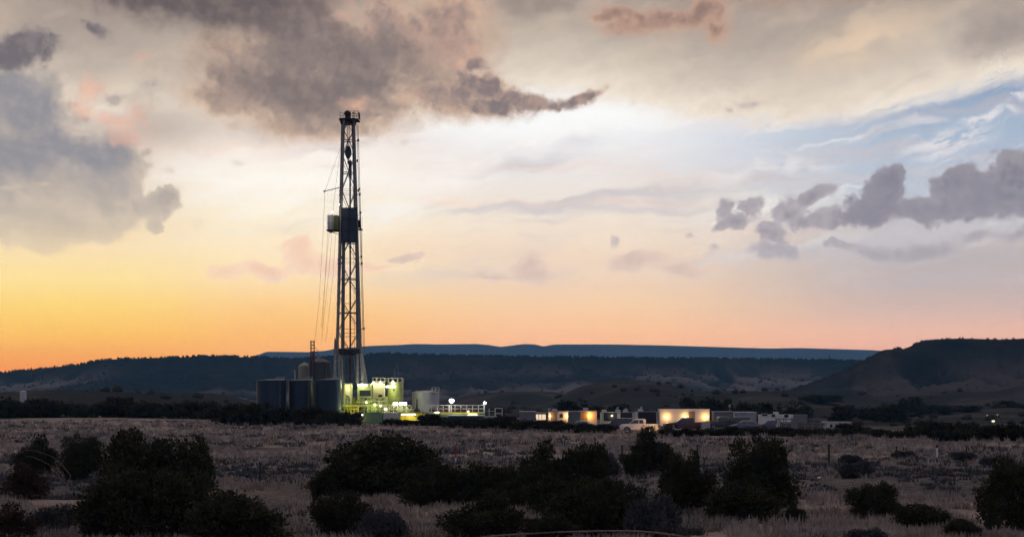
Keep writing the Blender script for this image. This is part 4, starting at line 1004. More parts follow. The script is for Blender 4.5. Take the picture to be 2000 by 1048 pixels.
# conveyor / elevator head standing over the silos
el = empty('elevator_leg', (W(610, 0, 303).x, 303, 0), 'dark and red upright lattice loader standing above the grey silo', 'loader')
m = MB(); wf = lambda x, y: W(x, y, 303)
for x in (607.3, 613.5): m.box(((wf(x, 0)).x, 303, (wf(0, 664).z) / 2), (0.16, 0.3, wf(0, 664).z))
m.build('rail', 'dark_steel', el)
m = MB()
for i in range(6):
    y = 667 + i * 6.4; m.box((wf(610.3, 0).x, 303, wf(0, y).z), (0.36, 0.3, 0.18)); 
for i, (h0) in enumerate((690,)): m.box((wf(611.2, 0).x, 303, wf(0, 697).z), (0.22, 0.25, 1.6))
m.build('rung_plate', 'red', el)
m = MB(); m.bar(wf(613.5, 676), wf(622, 686), 0.05, 4); m.bar(wf(613.5, 683), wf(630, 702), 0.05, 4); m.bar(wf(605, 707), wf(613, 703), 0.14, 4); m.build('brace', 'dark_steel', el)

# ================================================================== trailers
def yard(px, Y): return Vector((W(px, 0, Y).x, Y, gz(W(px, 0, Y).x, Y)))
def trailer(name, px0, px1, top, Y, mat, label, cat='trailer', depth=2.6, lamps=(), lift=0.55, roofmat='roof', windows=(), doors=(), ac=(), ang_=0.0, endmat=None, lit_windows=(), light_w=26, ribs=False, group=None, light_c=(1.0, 0.50, 0.15)):
    p = yard((px0 + px1) / 2, Y); wd = (px1 - px0) / F * Y; zt = W(0, top, Y).z - p.z
    t = empty(name, p, label, cat, group, rz=ang_)
    h = zt - lift
    B = lambda m, nm, mt, **k: m.build(nm, mt, t, world=False, **k)
    yf = -depth / 2
    B(MB().box((0, 0, lift + h / 2), (wd, depth, h)), 'body', mat)
    B(MB().box((0, 0, zt + 0.05), (wd + 0.12, depth + 0.12, 0.1)), 'roof', roofmat)
    m = MB()
    for q in (-0.42, -0.14, 0.14, 0.42): m.box((q * wd, 0, lift / 2), (0.3, depth * 0.8, lift))
    m.box((0, 0, lift - 0.06), (wd * .98, depth * .9, 0.16))
    B(m, 'skid', 'dark_steel')
    X = lambda px: (px - (px0 + px1) / 2) / F * Y
    if ribs:
        m = MB(); n = int(wd / 0.6)
        for i in range(n + 1): m.box((-wd / 2 + 0.04 + (wd - .08) * i / n, yf - 0.015, lift + h / 2), (0.07, 0.05, h * .94))
        B(m, 'wall_rib', mat)
    for x, w_, z, h_ in windows:
        f = MB().box((X(x), yf - 0.02, lift + z), (w_ + 0.14, 0.05, h_ + 0.14)); fo = B(f, 'window', 'offwhite')
        g = MB().box((X(x), yf - 0.055, lift + z), (w_, 0.03, h_)); g.build('pane', 'glass', fo, world=False)
    for x, w_, z, h_ in lit_windows:
        f = MB().box((X(x), yf - 0.02, lift + z), (w_ + 0.14, 0.05, h_ + 0.14)); fo = B(f, 'window', 'offwhite')
        g = MB().box((X(x), yf - 0.055, lift + z), (w_, 0.03, h_)); g.build('pane', 'window_on', fo, world=False)
    for x in doors:
        d = B(MB().box((X(x), yf - 0.025, lift + 1.02), (0.85, 0.05, 2.0)), 'door', 'door')
        MB().box((X(x) + 0.32, yf - 0.07, lift + 1.0), (0.06, 0.06, 0.14)).build('handle', 'chrome', d, world=False)
        for i in range(3): B(MB().box((X(x), yf - 0.3 - 0.28 * i, lift - 0.15 - 0.18 * i), (1.0, 0.28, 0.05)), 'step', 'steel')
        m = MB(); m.railing((X(x) - .5, yf - .1, lift), (X(x) - .5, yf - .9, lift - .5), 0.9, .8, .025, (1,))
        B(m, 'step_railing', 'steel')
    for x in ac:
        B(MB().box((X(x), 0.2, zt + 0.3), (0.7, 0.7, 0.45)), 'air_conditioner', 'offwhite')
    for x, py in lamps:
        z = W(0, py, Y).z - p.z
        m = MB(); m.lathe((X(x), yf - 0.2, z - 0.09), [(0.05, 0), (0.10, 0.05), (0.10, 0.13), (0.05, 0.18)], 10); lo = B(m, 'wall_lamp', 'warm_on')
        MB().box((X(x), yf - 0.05, z), (0.12, 0.1, 0.24)).build('bracket', 'dark_steel', lo, world=False)
        l = bpy.data.lights.new('lamp_glow', 'POINT'); l.energy = light_w * 1.5; l.color = light_c; l.shadow_soft_size = 0.08
        o = bpy.data.objects.new('lamp_glow', l); COL.objects.link(o); o.parent = t; o.location = (X(x), yf - 0.5, z)
    return t

trailer('canopy_shelter', 1015, 1046, 803.5, 262, 'grey', 'dark shelter with pale flat roof at the left end of the camp', 'shelter', roofmat='offwhite', depth=3)
trailer('tool_trailer', 1046, 1066, 806, 268, 'grey', 'low dull trailer with small lit windows behind the brush', 'trailer', lit_windows=((1049, 0.35, 0.9, 0.8), (1055, 0.35, 0.9, 0.8), (1062, 0.5, 0.9, 0.8)))
trailer('crew_trailer', 1071, 1090, 805, 255, 'white', 'small cream trailer with one warm lamp near its left corner', lamps=((1074, 811.5),), doors=(1081,), light_w=20, ac=(1083,))
trailer('crew_trailer', 1090, 1110, 803.5, 256, 'white', 'pale trailer lit by a warm lamp at its right edge beside dark container', lamps=((1107, 811.5),), windows=((1096, 0.5, 1.3, 0.5),), light_w=26)
trailer('dark_container', 1110, 1133, 803.5, 252, 'grey', 'dark brown grey box between the pale trailer and the orange lit one', 'container', ribs=True)
trailer('crew_trailer', 1133, 1165, 803, 254, 'offwhite', 'trailer glowing deep orange around a single bright wall lamp', lamps=((1149.5, 810.5),), doors=(1141,), light_c=(1.0, 0.36, 0.04), light_w=60, ac=(1144,))
trailer('office_trailer', 1173, 1241, 806.5, 258, 'offwhite', 'long pale office trailer with wide dark openings behind the white pickup', lamps=((1194, 811),), light_c=(1.0, 0.85, 0.5), light_w=16,
        windows=((1191, 1.9, 1.2, 1.2), (1222, 1.7, 1.2, 1.2)), ac=(1180, 1207, 1222))
trailer('equipment_container', 1242, 1283, 805, 252, 'offwhite', 'pale framed container with big dark open side right behind the white pickup', 'container', windows=((1262.5, 2.55, 1.05, 1.75),), ac=(1251,))
trailer('office_trailer', 1287, 1383.5, 799.5, 250, 'white', 'largest white trailer, its wall lit by three warm lamps', lamps=((1300, 813), (1336, 813), (1375, 813)), light_w=30, doors=(1349,), depth=3.0, roofmat='white', ac=())
trailer('dark_container', 1392, 1430, 804, 258, 'grey', 'plain dark grey container right of the large lit trailer', 'container', ribs=True)
trailer('storage_shed', 1431, 1474, 805, 262, 'roof', 'light grey shed with pale roof right of the dark container', 'shed', roofmat='offwhite', depth=4)
rv = trailer('camper_trailer', 1483, 1546, 810.5, 256, 'white', 'white camper trailer with window row and roof air conditioner', windows=((1491, 0.8, 1.45, 0.25), (1508, 0.45, 1.35, 0.35), (1533, 0.55, 1.3, 0.4)), ac=(1516,), roofmat='white')
trailer('camper_trailer', 1546, 1574, 810.5, 262, 'grey', 'dim grey trailer section right behind the white camper', roofmat='grey')
lt = trailer('flat_trailer', 1614, 1660, 824.5, 246, 'offwhite', 'low pale trailer with railing partly behind brush at the right of the camp', lift=0.2, windows=((1620, 0.3, 0.5, 0.5), (1630, 0.3, 0.5, 0.5), (1641, 0.3, 0.5, 0.5)))

# ================================================================== vehicles (driving direction is -x, to the left of the photo)
def vehicle(name, px, Y, mat, label, kind='pickup', L=5.7, ang_=0.0, flip=False, cat='pickup truck', group=None):
    p = yard(px, Y)
    t = empty(name, p, label, cat, group, rz=ang_ + (math.pi if flip else 0))
    B = lambda m, nm, mt, par=None, **k: m.build(nm, mt, par or t, world=False, **k)
    hw = 0.98 if kind != 'sedan' else 0.9
    S = L / 5.7
    fx, rx = -1.75 * S, 1.75 * S    # axle positions
    wr = 0.40 if kind != 'sedan' else 0.33
    def arch(cx, z0, n=7):
        return [(cx + (wr + .09) * math.cos(a), max(z0, wr + (wr + .09) * math.sin(a))) for a in [math.pi * i / n for i in range(n, -1, -1)]]
    z0 = 0.42 if kind != 'sedan' else 0.28
    if kind == 'pickup':
        body = [(-2.85 * S, z0)] + arch(fx, z0) + arch(rx, z0) + [(2.8 * S, z0), (2.85 * S, 0.6), (2.85 * S, 1.22), (0.9 * S, 1.24), (-1.35 * S, 1.24), (-2.65 * S, 1.12), (-2.82 * S, 0.98)]
        cabp = [(-1.45 * S, 1.22), (-0.72 * S, 1.78), (-0.5 * S, 1.86), (0.62 * S, 1.86), (0.86 * S, 1.78), (0.92 * S, 1.22)]
        gls = [(-1.22 * S, 1.27), (-0.68 * S, 1.72), (-0.02 * S, 1.75), (-0.02 * S, 1.27)], [(0.06 * S, 1.27), (0.06 * S, 1.75), (0.62 * S, 1.72), (0.72 * S, 1.27)]
        wsc = ((-1.43 * S, 1.25), (-0.73 * S, 1.75))
    elif kind == 'suv':
        body = [(-2.5 * S, z0)] + arch(fx, z0) + arch(rx, z0) + [(2.5 * S, z0), (2.55 * S, 0.7), (2.5 * S, 1.15), (-1.2 * S, 1.15), (-2.4 * S, 1.03), (-2.55 * S, 0.85)]
        cabp = [(-1.35 * S, 1.13), (-0.65 * S, 1.70), (-0.4 * S, 1.78), (2.1 * S, 1.78), (2.3 * S, 1.68), (2.5 * S, 1.13)]
        gls = [(-1.12 * S, 1.18), (-0.6 * S, 1.64), (0.0, 1.66), (0.0, 1.18)], [(0.08 * S, 1.18), (0.08 * S, 1.66), (1.05 * S, 1.66), (1.05 * S, 1.18)], [(1.13 * S, 1.18), (1.13 * S, 1.66), (2.1 * S, 1.64), (2.25 * S, 1.18)]
        wsc = ((-1.33 * S, 1.16), (-0.66 * S, 1.67))
    else:
        body = [(-2.6 * S, z0)] + arch(fx, z0) + arch(rx, z0) + [(2.6 * S, z0), (2.68 * S, 0.6), (2.6 * S, 0.98), (1.6 * S, 1.02), (-1.3 * S, 0.98), (-2.5 * S, 0.78), (-2.66 * S, 0.6)]
        cabp = [(-1.4 * S, 0.97), (-0.5 * S, 1.40), (-0.2 * S, 1.46), (0.9 * S, 1.46), (1.2 * S, 1.40), (2.05 * S, 0.99)]
        gls = [(-1.1 * S, 1.01), (-0.42 * S, 1.36), (0.15 * S, 1.38), (0.15 * S, 1.01)], [(0.22 * S, 1.01), (0.22 * S, 1.38), (1.05 * S, 1.35), (1.6 * S, 1.01)]
        wsc = ((-1.38 * S, 0.99), (-0.52 * S, 1.38))
    bm_ = MB().prism(body, -hw, hw, lambda x, z: 0.06 if z > 1.05 else (0.04 if z < 0.5 else 0.0) + (0.10 if abs(x) > 2.5 * S else 0))
    bo = B(bm_, 'body', mat)
    bv = bo.modifiers.new('edge', 'BEVEL'); bv.width = 0.05; bv.segments = 2; bv.limit_method = 'ANGLE'; bv.angle_limit = R(50)
    zb = cabp[0][1]; zt = max(z for _, z in cabp)
    ins = lambda x, z: 0.07 + 0.17 * (z - zb) / (zt - zb)
    co = B(MB().prism(cabp, -hw, hw, ins), 'cab', mat)
    bv = co.modifiers.new('edge', 'BEVEL'); bv.width = 0.04; bv.segments = 2; bv.limit_method = 'ANGLE'; bv.angle_limit = R(25)
    for g in gls:
        for sgn in (-1, 1):
            m = MB(); vs = [(x, sgn * (hw - ins(x, z) + 0.012), z) for x, z in g]
            vs2 = [(x, sgn * (hw - ins(x, z) - 0.02), z) for x, z in g]
            n = len(g); m.add(vs + vs2, [tuple(range(n)), tuple(range(n, 2 * n))] + [(i, (i + 1) % n, n + (i + 1) % n, n + i) for i in range(n)])
            B(m, 'side_window', 'glass')
    (xa, za), (xb, zb2) = wsc
    nrm = Vector((-(zb2 - za), 0, (xb - xa))).normalized() * 0.02
    ya, yb = hw - ins(xa, za) - 0.05, hw - ins(xb, zb2) - 0.05
    pts_ = [Vector((xa, -ya, za)), Vector((xa, ya, za)), Vector((xb, yb, zb2)), Vector((xb, -yb, zb2))]
    B(MB().hexa([q - nrm for q in pts_], [q + nrm for q in pts_]), 'windscreen', 'glass')
    if kind == 'pickup':
        m = MB(); m.box((1.9 * S, 0, 1.235), (1.8 * S, 1.6, 0.03)); B(m, 'bed_opening', 'black')
    m = MB(); xe = body[0][0]
    B(MB().box((xe - 0.02, 0, z0 + 0.12), (0.22, hw * 1.9, 0.24)), 'bumper', 'chrome' if mat == 'car_white' else 'dark_steel')
    B(MB().box((-xe + 0.03, 0, z0 + 0.12), (0.2, hw * 1.9, 0.22)), 'bumper', 'chrome' if mat == 'car_white' else 'dark_steel')
    hz_ = 0.86 if kind != 'sedan' else 0.62
    B(MB().box((xe - 0.01, 0, hz_ - 0.02), (0.1, 1.0, 0.34)), 'grille', 'dark_steel')
    for sgn in (-1, 1):
        B(MB().box((xe + 0.03, sgn * (hw - 0.3), hz_ + 0.04), (0.14, 0.34, 0.2)), 'headlight', 'lens')
        B(MB().box((-xe - 0.0, sgn * (hw - 0.16), hz_ + 0.1), (0.1, 0.16, 0.34)), 'tail_light', 'redlens')
        mx = cabp[0][0] + 0.35
        B(MB().box((mx, sgn * (hw + 0.1), cabp[0][1] + 0.14), (0.12, 0.22, 0.2)), 'mirror', 'black')
    for cx in (fx, rx):
        for sgn in (-1, 1):
            m = MB(); n = 20; cy = sgn * (hw - 0.14)
            vs = []
            for rr2, yy in ((wr - .04, -0.13), (wr, -0.09), (wr, 0.09), (wr - .04, 0.13)):
                for i in range(n): vs.append((cx + rr2 * math.cos(2 * math.pi * i / n), cy + yy, wr + rr2 * math.sin(2 * math.pi * i / n)))
            fs = [(j * n + i, j * n + (i + 1) % n, (j + 1) * n + (i + 1) % n, (j + 1) * n + i) for j in range(3) for i in range(n)] + [tuple(range(n)), tuple(range(3 * n, 4 * n))]
            m.add(vs, fs); wo_ = B(m, 'wheel', 'black')
            m = MB(); vs = []
            for rr2, yy in ((wr * .6, 0.135), (wr * .55, 0.15), (wr * .2, 0.12)):
                for i in range(n): vs.append((cx + rr2 * math.cos(2 * math.pi * i / n), cy + sgn * yy, wr + rr2 * math.sin(2 * math.pi * i / n)))
            m.add(vs, [(j * n + i, j * n + (i + 1) % n, (j + 1) * n + (i + 1) % n, (j + 1) * n + i) for j in range(2) for i in range(n)] + [tuple(range(2 * n, 3 * n))])
            m.build('rim', 'chrome', wo_, world=False)
    return t
vehicle('pickup_truck', 1248.5, 231, 'car_white', 'white crew cab pickup facing left, its side glowing orange', L=5.0, ang_=R(-8))
vehicle('pickup_truck', 1341, 238, 'car_red', 'dark red brown pickup parked in front of the large lit trailer', L=6.0, ang_=R(3))
vehicle('sport_utility_car', 1208, 243, 'car_black', 'black sport utility car with its nose to the left behind the white pickup', 'suv', 4.7, R(-6), cat='car')
vehicle('sedan_car', 1135, 240, 'car_silver', 'silver car in front of the orange lit trailer, half behind brush', 'sedan', 4.4, R(-12), cat='car')
vehicle('sedan_car', 1456, 240, 'car_blue', 'slate blue car in front of the light grey shed', 'sedan', 4.9, R(-5), cat='car')
vehicle('sedan_car', 1508, 246, 'car_blue', 'dark low car under the white camper, right of the slate blue car', 'sedan', 4.2, R(-4), cat='car')
vehicle('sport_utility_car', 1440, 252, 'car_black', 'dark sport utility car behind the slate blue car', 'suv', 4.2, 0, cat='car')
vehicle('pickup_truck', 1411, 247, 'car_black', 'black truck between the large lit trailer and the slate blue car', L=4.6, ang_=R(4), flip=True)

# small things of the yard
def pole_thing(name, px, Y, ptop, r, mat, label, cat, dx=0.0, extra=None, zoff=0):
    p = yard(px, Y); t = empty(name, p, label, cat)
    top = W(px + dx, ptop, Y)
    MB().bar(p - Vector((0, 0, .1)), top, r, 6, r * 0.8).build('pole', mat, t)
    if extra: extra(t, top)
    return t
def ant(t, top):
    m = MB(); m.box(top, (0.25, 0.1, 0.35)); m.bar(top, top + Vector((0.25, 0, 0.3)), 0.03, 4); m.build('antenna_head', 'offwhite', t)
for px, pt_, lab in ((1083, 801, 'thin pale antenna mast over the small cream trailer'), (1206, 797, 'thin antenna mast behind the office trailer with wide openings'), (1222, 799, 'short pale mast right of the taller antenna over the office trailer'),
                     (1252, 796, 'leaning pair antenna above the framed container'), (1425, 792, 'pale headed antenna above the dark grey container'), (1072.5, 799, 'short mast at the left corner of the small cream trailer')):
    pole_thing('antenna', px, 262, pt_, 0.05, 'steel', lab, 'antenna', extra=ant)
bx = empty('water_cube', yard(1379, 236), 'small pale blue tote box at the tail of the dark red pickup', 'tote')
p = yard(1379, 236); m = MB(); m.box(p + Vector((0, 0, 0.85)), (1.0, 1.0, 1.0)); m.build('tote', 'tank_pale', bx)
m = MB()
for i in range(6): m.box(p + Vector((-.5 + .2 * i, -0.52, 0.85)), (0.03, 0.03, 1.04)); m.box(p + Vector((0, -0.52, .37 + .2 * i)), (1.04, 0.03, 0.03))
m.box(p + Vector((0, 0, 0.28)), (1.1, 1.1, 0.14)); m.build('cage', 'steel', bx)
bn = empty('loading_bench', yard(1332, 222), 'small pale bench like stand in front of the dark red pickup', 'stand')
p = yard(1332, 222); m = MB(); m.box(p + Vector((-.2, 0, 0.75)), (1.5, 0.5, 0.08)); m.build('top', 'offwhite', bn)
m = MB(); m.box(p + Vector((0, 0, 0.35)), (0.9, 0.4, 0.72)); m.build('stand', 'cream', bn)
m = MB(); q_ = W(1274, 842, 227.5); m.bar(Vector((q_.x, q_.y, 0)), q_, 0.04, 5); m.build('lamp_stake', 'dark_steel', bn)
MB().box(q_ + Vector((-.05, 0.1, 0)), (0.16, 0.16, 0.16)).build('lamp', 'warm_on', bn)
lamp_light(bn, q_ + Vector((-0.1, 0.3, 0.1)), 110, WARM_L)
# pipe racks
pr = empty('pipe_rack', yard(1565, 240), 'long dark steel rack of rails and posts right of the camper', 'rack')
p = yard(1565, 240); WY = lambda px, py, dy=0: Vector((W(px, 0, 240).x, 240 + dy, W(0, py, 240).z))
m = MB()
for y in (818, 824, 829, 838):
    for dy in (-1, 1): m.bar(WY(1516, y, dy), WY(1612, y + 1, dy), 0.07, 4)
m.build('rail', 'grey', pr)
for x in (1518, 1533, 1548, 1556, 1570, 1585, 1600, 1611):
    for dy in (-1, 1): MB().bar(Vector((WY(x, 0).x, 240 + dy, p.z - .2)), WY(x, 815, dy), 0.07, 4).build('post', 'grey', pr)
m = MB()
for i in range(12): m.bar(WY(1524, 836 - i * 0.8, -.8 + .14 * i), WY(1608, 836.5 - i * 0.8, -.8 + .14 * i), 0.10, 6)
m.build('stored_pipe', 'dark_steel', pr)
m = MB(); m.box(WY(1549, 827, -1.15), (0.9, 0.12, 1.5)); m.build('end_plate', 'grey', pr)
m = MB()
for x, y in ((1606, 823), (1609, 833), (1603, 842)): m.box(WY(x, y, -1.2), (0.6, 0.3, 0.22), 0.4)
m.build('clamp', 'offwhite', pr)
# folded parasol
um = empty('closed_parasol', yard(1522, 234), 'closed pale and dark striped parasol standing before the camper', 'parasol')
p = yard(1522, 234); m = MB(); n = 16; vs = []; zt_ = W(0, 818, 234).z - p.z
prof = [(0.06, zt_), (0.2, zt_ - 0.3), (0.34, zt_ * 0.55), (0.42, 0.25), (0.30, 0.2)]
pale = MB(); dark = MB()
for i in range(n):
    a0 = 2 * math.pi * i / n; a1 = 2 * math.pi * (i + 1) / n
    tgt = pale if i % 2 else dark
    for (r0, z_0), (r1, z_1) in zip(prof, prof[1:]):
        q = lambda r, a, z, j: p + Vector((r * math.cos(a) * (1.12 if j else 0.92), r * math.sin(a) * (1.12 if j else 0.92), z))
        tgt.add([q(r0, a0, z_0, i % 2), q(r0, a1, z_0, 1 - i % 2), q(r1, a1, z_1, 1 - i % 2), q(r1, a0, z_1, i % 2)], [(0, 1, 2, 3)])
pale.build('canopy', 'canvas', um); dark.build('canopy', 'dark_steel', um, label='dark canopy stripes')
MB().bar(p, p + Vector((0, 0, zt_ + .15)), 0.04, 6).build('pole', 'steel', um)
# leaning boom near the right end
bo_ = empty('leaning_boom', yard(1672, 244), 'thin pale boom leaning upward over dark brush at the right of the camp', 'boom')
m = MB(); m.bar(W(1638, 836, 244), W(1682, 818.5, 244), 0.07, 5); m.bar(W(1660, 827, 244), W(1685, 821, 244), 0.05, 4); m.bar(W(1682, 818.5, 244), W(1688, 832, 244), 0.05, 4); m.build('arm', 'rust', bo_)

# fence stakes in the field
for px, pyb, pyt, r, lab in ((508, 942, 905, .055, 'lone thin fence stake in the brush dark field at left'), (1215, 905, 870, .07, 'thin dark fence stake right of the middle junipers'),
                       (1362, 902, 869, .07, 'thin dark fence stake above the bushy juniper pair'), (1619, 904, 868, .08, 'dark fence stake right of the large round juniper'),
                       (1751, 902, 872, .055, 'faint fence stake in the middle of the right field'), (1888, 900, 872, .055, 'faint fence stake right of the white marker post')):
    Y = F * CZ / (pyb - HZ); p = yard(px, Y)
    t = empty('fence_stake', p, lab, 'stake', 'fence stakes across the field')
    MB().bar(p - Vector((0, 0, .3)), W(px, pyt, Y), r, 5).build('stake', 'dark_steel', t)
    MB().box(W(px, pyt, Y), (r * 3, r * 2.4, 0.10)).build('cap', 'dark_steel', t)
for px, pyb, pyt, lab in ((890, 912, 868, 'slender marker post with red top and white foot by the big middle juniper'), (1830, 901, 868, 'white marker post standing alone in the right field')):
    Y = F * CZ / (pyb - HZ); p = yard(px, Y); t = empty('marker_post', p, lab, 'post')
    if px < 1000:
        MB().bar(p, W(px, 893, Y), .07, 6).build('post', 'white', t); MB().bar(W(px, 893, Y), W(px, pyt, Y), .07, 6).build('post_top', 'red', t)
    else:
        MB().bar(p, W(px, 874, Y), .085, 6).build('post', 'white', t); MB().bar(W(px, 874, Y), W(px, pyt, Y), .085, 6).build('post_top', 'dark_steel', t)
# scraps and small lamps in the valley
Y = F * CZ / (932 - HZ); p = yard(1601, Y); d_ = empty('plastic_scrap', p, 'small crumpled white scrap lying in the dark field', 'litter')
m = MB(); m.add([p + Vector(v) for v in ((-.22, 0, .05), (.0, -.1, .12), (.22, .05, .04), (.12, .2, .18), (-.1, .22, .16))], [(0, 1, 4), (1, 3, 4), (1, 2, 3)]); m.add([p + Vector(v) for v in ((-.2, 0, .02), (.2, .05, .02), (.0, .2, .02))], [(0, 1, 2)]); m.build('sheet', 'white', d_)
for px, py, Y, r, lab in ((1940, 823.5, 450, .42, 'brightest tiny lamp in the valley at far right'), (1928, 811, 600, .3, 'tiny dim lamp above and left of the brightest valley lamp'), (1948, 810, 610, .3, 'tiny dim lamp above and right of the brightest valley lamp')):
    p = yard(px, Y); t = empty('yard_light', p, lab, 'lamp', 'yard lights in the valley'); top = W(px, py, Y)
    m = MB(); m.bar(p, top, 0.12, 5); m.build('post', 'steel', t)
    m = MB(); m.lathe(top, [(r * .5, 0), (r, r * .3), (r, r * .6), (r * .4, r)], 10); m.build('lantern', emis('valley_lamp_lit_%d' % px, (1.0, 0.78, 0.5), 1.6 if r > .4 else 0.25), t)
# guardrail-like curved pale rail at the very bottom
gr = empty('curved_rail', (W(1130, 0, 70).x, 70.3, 0), 'pale curved rail arching low across the bottom edge under the junipers', 'rail')
rp = []
for i in range(25):
    px = 940 + 400 * i / 24; py = 1036 + 12 * ((px - 1215) / (275 if px < 1215 else 125)) ** 2
    rp.append(W(px, py, 66))
m = MB(); m.path(rp, 0.035, 6); m.build('rail', 'deadwood', gr)
m = MB()
for i in (2, 8, 14, 20): q = rp[i]; m.bar(q, Vector((q.x, q.y, gz(q.x, q.y) - .2)), 0.04, 5)
m.build('post', 'wood', gr)

# ================================================================== vegetation
def leaf_mesh(name, lobes, n, size, mat, seed, spiky=0.6, inner=0.2, flat=0.0):
    """foliage of many small blades spread through a cluster of lobes; lobes: (x, y, z, rx, ry, rz)"""
    g = np.random.default_rng(seed)
    wts = np.array([l[3] * l[5] + l[3] * l[4] for l in lobes]); wts = wts / wts.sum()
    idx = g.choice(len(lobes), n, p=wts)
    Lb = np.array(lobes)[idx]
    d = g.normal(size=(n, 3)); d /= np.linalg.norm(d, axis=1)[:, None]
    # sprigs: radius is bumpy over the lobe, so that the outline is ragged
    ph = g.uniform(0, 6.28, (len(lobes), 4))[idx]
    bump = 0.5 * np.sin(7 * d[:, 0] + ph[:, 0]) + 0.5 * np.sin(8 * d[:, 1] + ph[:, 1]) + 0.6 * np.sin(9 * d[:, 2] + ph[:, 2]) + 0.4 * np.sin(15 * d[:, 0] + 13 * d[:, 2] + ph[:, 3])
    rr_ = (1 + 0.19 * bump) * np.where(g.random(n) < inner, g.uniform(0.3, 0.85, n), g.uniform(0.8, 1.0, n) + spiky * np.abs(g.normal(size=n)) * 0.28)
    c = Lb[:, :3] + d * Lb[:, 3:6] * rr_[:, None]
    c[:, 2] = np.maximum(c[:, 2], 0.03)
    up = d * 0.6 + np.array([0, 0, 0.75]) + g.normal(size=(n, 3)) * 0.45
    up /= np.linalg.norm(up, axis=1)[:, None]
    sd_ = np.cross(up, g.normal(size=(n, 3))); sd_ /= np.linalg.norm(sd_, axis=1)[:, None]
    s = size * g.uniform(0.55, 1.35, n)[:, None]
    a = c - sd_ * s * 0.5; b = c + sd_ * s * 0.5; t1 = c + up * s * 1.5 + sd_ * s * 0.15; t0 = c - up * s * 0.5
    v = np.stack([t0, b, t1, a], 1).reshape(-1, 3).astype(np.float32)
    me = bpy.data.meshes.new(name)
    me.vertices.add(len(v)); me.vertices.foreach_set('co', v.ravel())
    q = np.arange(len(v), dtype=np.int32)
    me.loops.add(len(v)); me.loops.foreach_set('vertex_index', q)
    me.polygons.add(n); me.polygons.foreach_set('loop_start', np.arange(0, 4 * n, 4, dtype=np.int32))
    me.update(calc_edges=True); me.materials.append(MT[mat])
    return me
def crown_lobes(seed, kind='round'):
    r = random.Random(seed); L_ = []
    if kind == 'round':      # unit: width 2 (radius 1), height about 1.5
        L_.append((0, 0, 0.55, 0.6, 0.6, 0.52))
        for i in range(15):
            a = r.uniform(0, 6.28); q = r.uniform(0.42, 0.84)
            L_.append((q * math.cos(a), q * math.sin(a), r.uniform(0.2, 1.0) * (1.15 - .3 * q), r.uniform(.16, .34), r.uniform(.16, .34), r.uniform(.16, .36)))
        for i in range(8): L_.append((r.uniform(-.55, .55), r.uniform(-.5, .5), r.uniform(0.95, 1.3), r.uniform(.10, .22), r.uniform(.10, .22), r.uniform(.16, .3)))
    elif kind == 'open':     # looser, several stems with tufts
        for i in range(12):
            a = r.uniform(0, 6.28); q = r.uniform(0.1, 0.72); h = r.uniform(0.45, 1.3) * (1.1 - 0.35 * q)
            L_.append((q * math.cos(a), q * math.sin(a), h, r.uniform(.17, .3), r.uniform(.17, .3), r.uniform(.18, .34)))
        L_.append((0, 0, .45, .6, .6, .4))
    elif kind == 'wide':
        for i in range(18):
            x = r.uniform(-.78, .78); L_.append((x * 1.1, r.uniform(-.45, .45), r.uniform(.2, 1.0) * (1 - .45 * x * x), r.uniform(.15, .34), r.uniform(.15, .34), r.uniform(.16, .32)))
        L_.append((0, 0, .45, .8, .5, .45))
    else:                     # tall
        for i in range(11):
            h = r.uniform(.2, 1.75); q = .38 * (1 - h / 2.1); a = r.uniform(0, 6.28)
            L_.append((q * math.cos(a), q * math.sin(a), h, r.uniform(.26, .42) * (1.1 - h / 2.6), r.uniform(.26, .42) * (1.1 - h / 2.6), r.uniform(.25, .35)))
        L_.append((0, 0, .55, .5, .5, .5))
    return L_
def stem_mesh(name, lobes, seed, thick=0.05, mat='bark'):
    m = MB(); r = random.Random(seed)
    m.bar((0, 0, -0.15), (0.02, 0, 0.35), thick * 1.6, 7, thick * 1.1)
    for l in lobes[:11]:
        a = Vector((0.02, 0, 0.15 + 0.15 * r.random())); e = Vector(l[:3]) + Vector((0, 0, l[5] * 0.5)); md = a.lerp(e, 0.5) + Vector((r.uniform(-.08, .08), r.uniform(-.08, .08), r.uniform(-.05, .1)))
        m.bar(a, md, thick * .8, 5, thick * .5); m.bar(md, e, thick * .5, 5, thick * .15)
    me = bpy.data.meshes.new(name); me.from_pydata([tuple(v) for v in m.v], [], m.f); me.materials.append(MT[mat]); return me
VAR = {}
for k, (kind, mat, n, sz) in {'round1': ('round', 'juniper', 17000, .036), 'round2': ('round', 'juniper', 19000, .034), 'round3': ('round', 'juniper', 17000, .036), 'open1': ('open', 'juniper', 12000, .040), 'open2': ('open', 'juniper', 12000, .040),
                              'wide1': ('wide', 'juniper', 17000, .036), 'wide2': ('wide', 'juniper', 17000, .036), 'tall1': ('tall', 'juniper', 13000, .04), 'oak1': ('open', 'oak', 5000, .055), 'oak2': ('wide', 'oak', 6000, .055), 'sage1': ('wide', 'sage', 5500, .06),
                              'russet1': ('open', 'russet', 4500, .055), 'farround': ('round', 'juniper', 2600, .09), 'farwide': ('wide', 'juniper', 2600, .09), 'farwide2': ('wide', 'oak', 2600, .09), 'faropen': ('open', 'oak', 2400, .09), 'fartall': ('tall', 'juniper', 2600, .09)}.items():
    sd_ = sum(map(ord, k)); lb_ = crown_lobes(sd_, kind)
    if kind == 'wide': lb_ = [(l[0] * .85,) + tuple(l[1:]) for l in lb_]
    VAR[k] = (leaf_mesh('crown', lb_, n, sz, mat, sd_), stem_mesh('trunk', lb_, sd_))
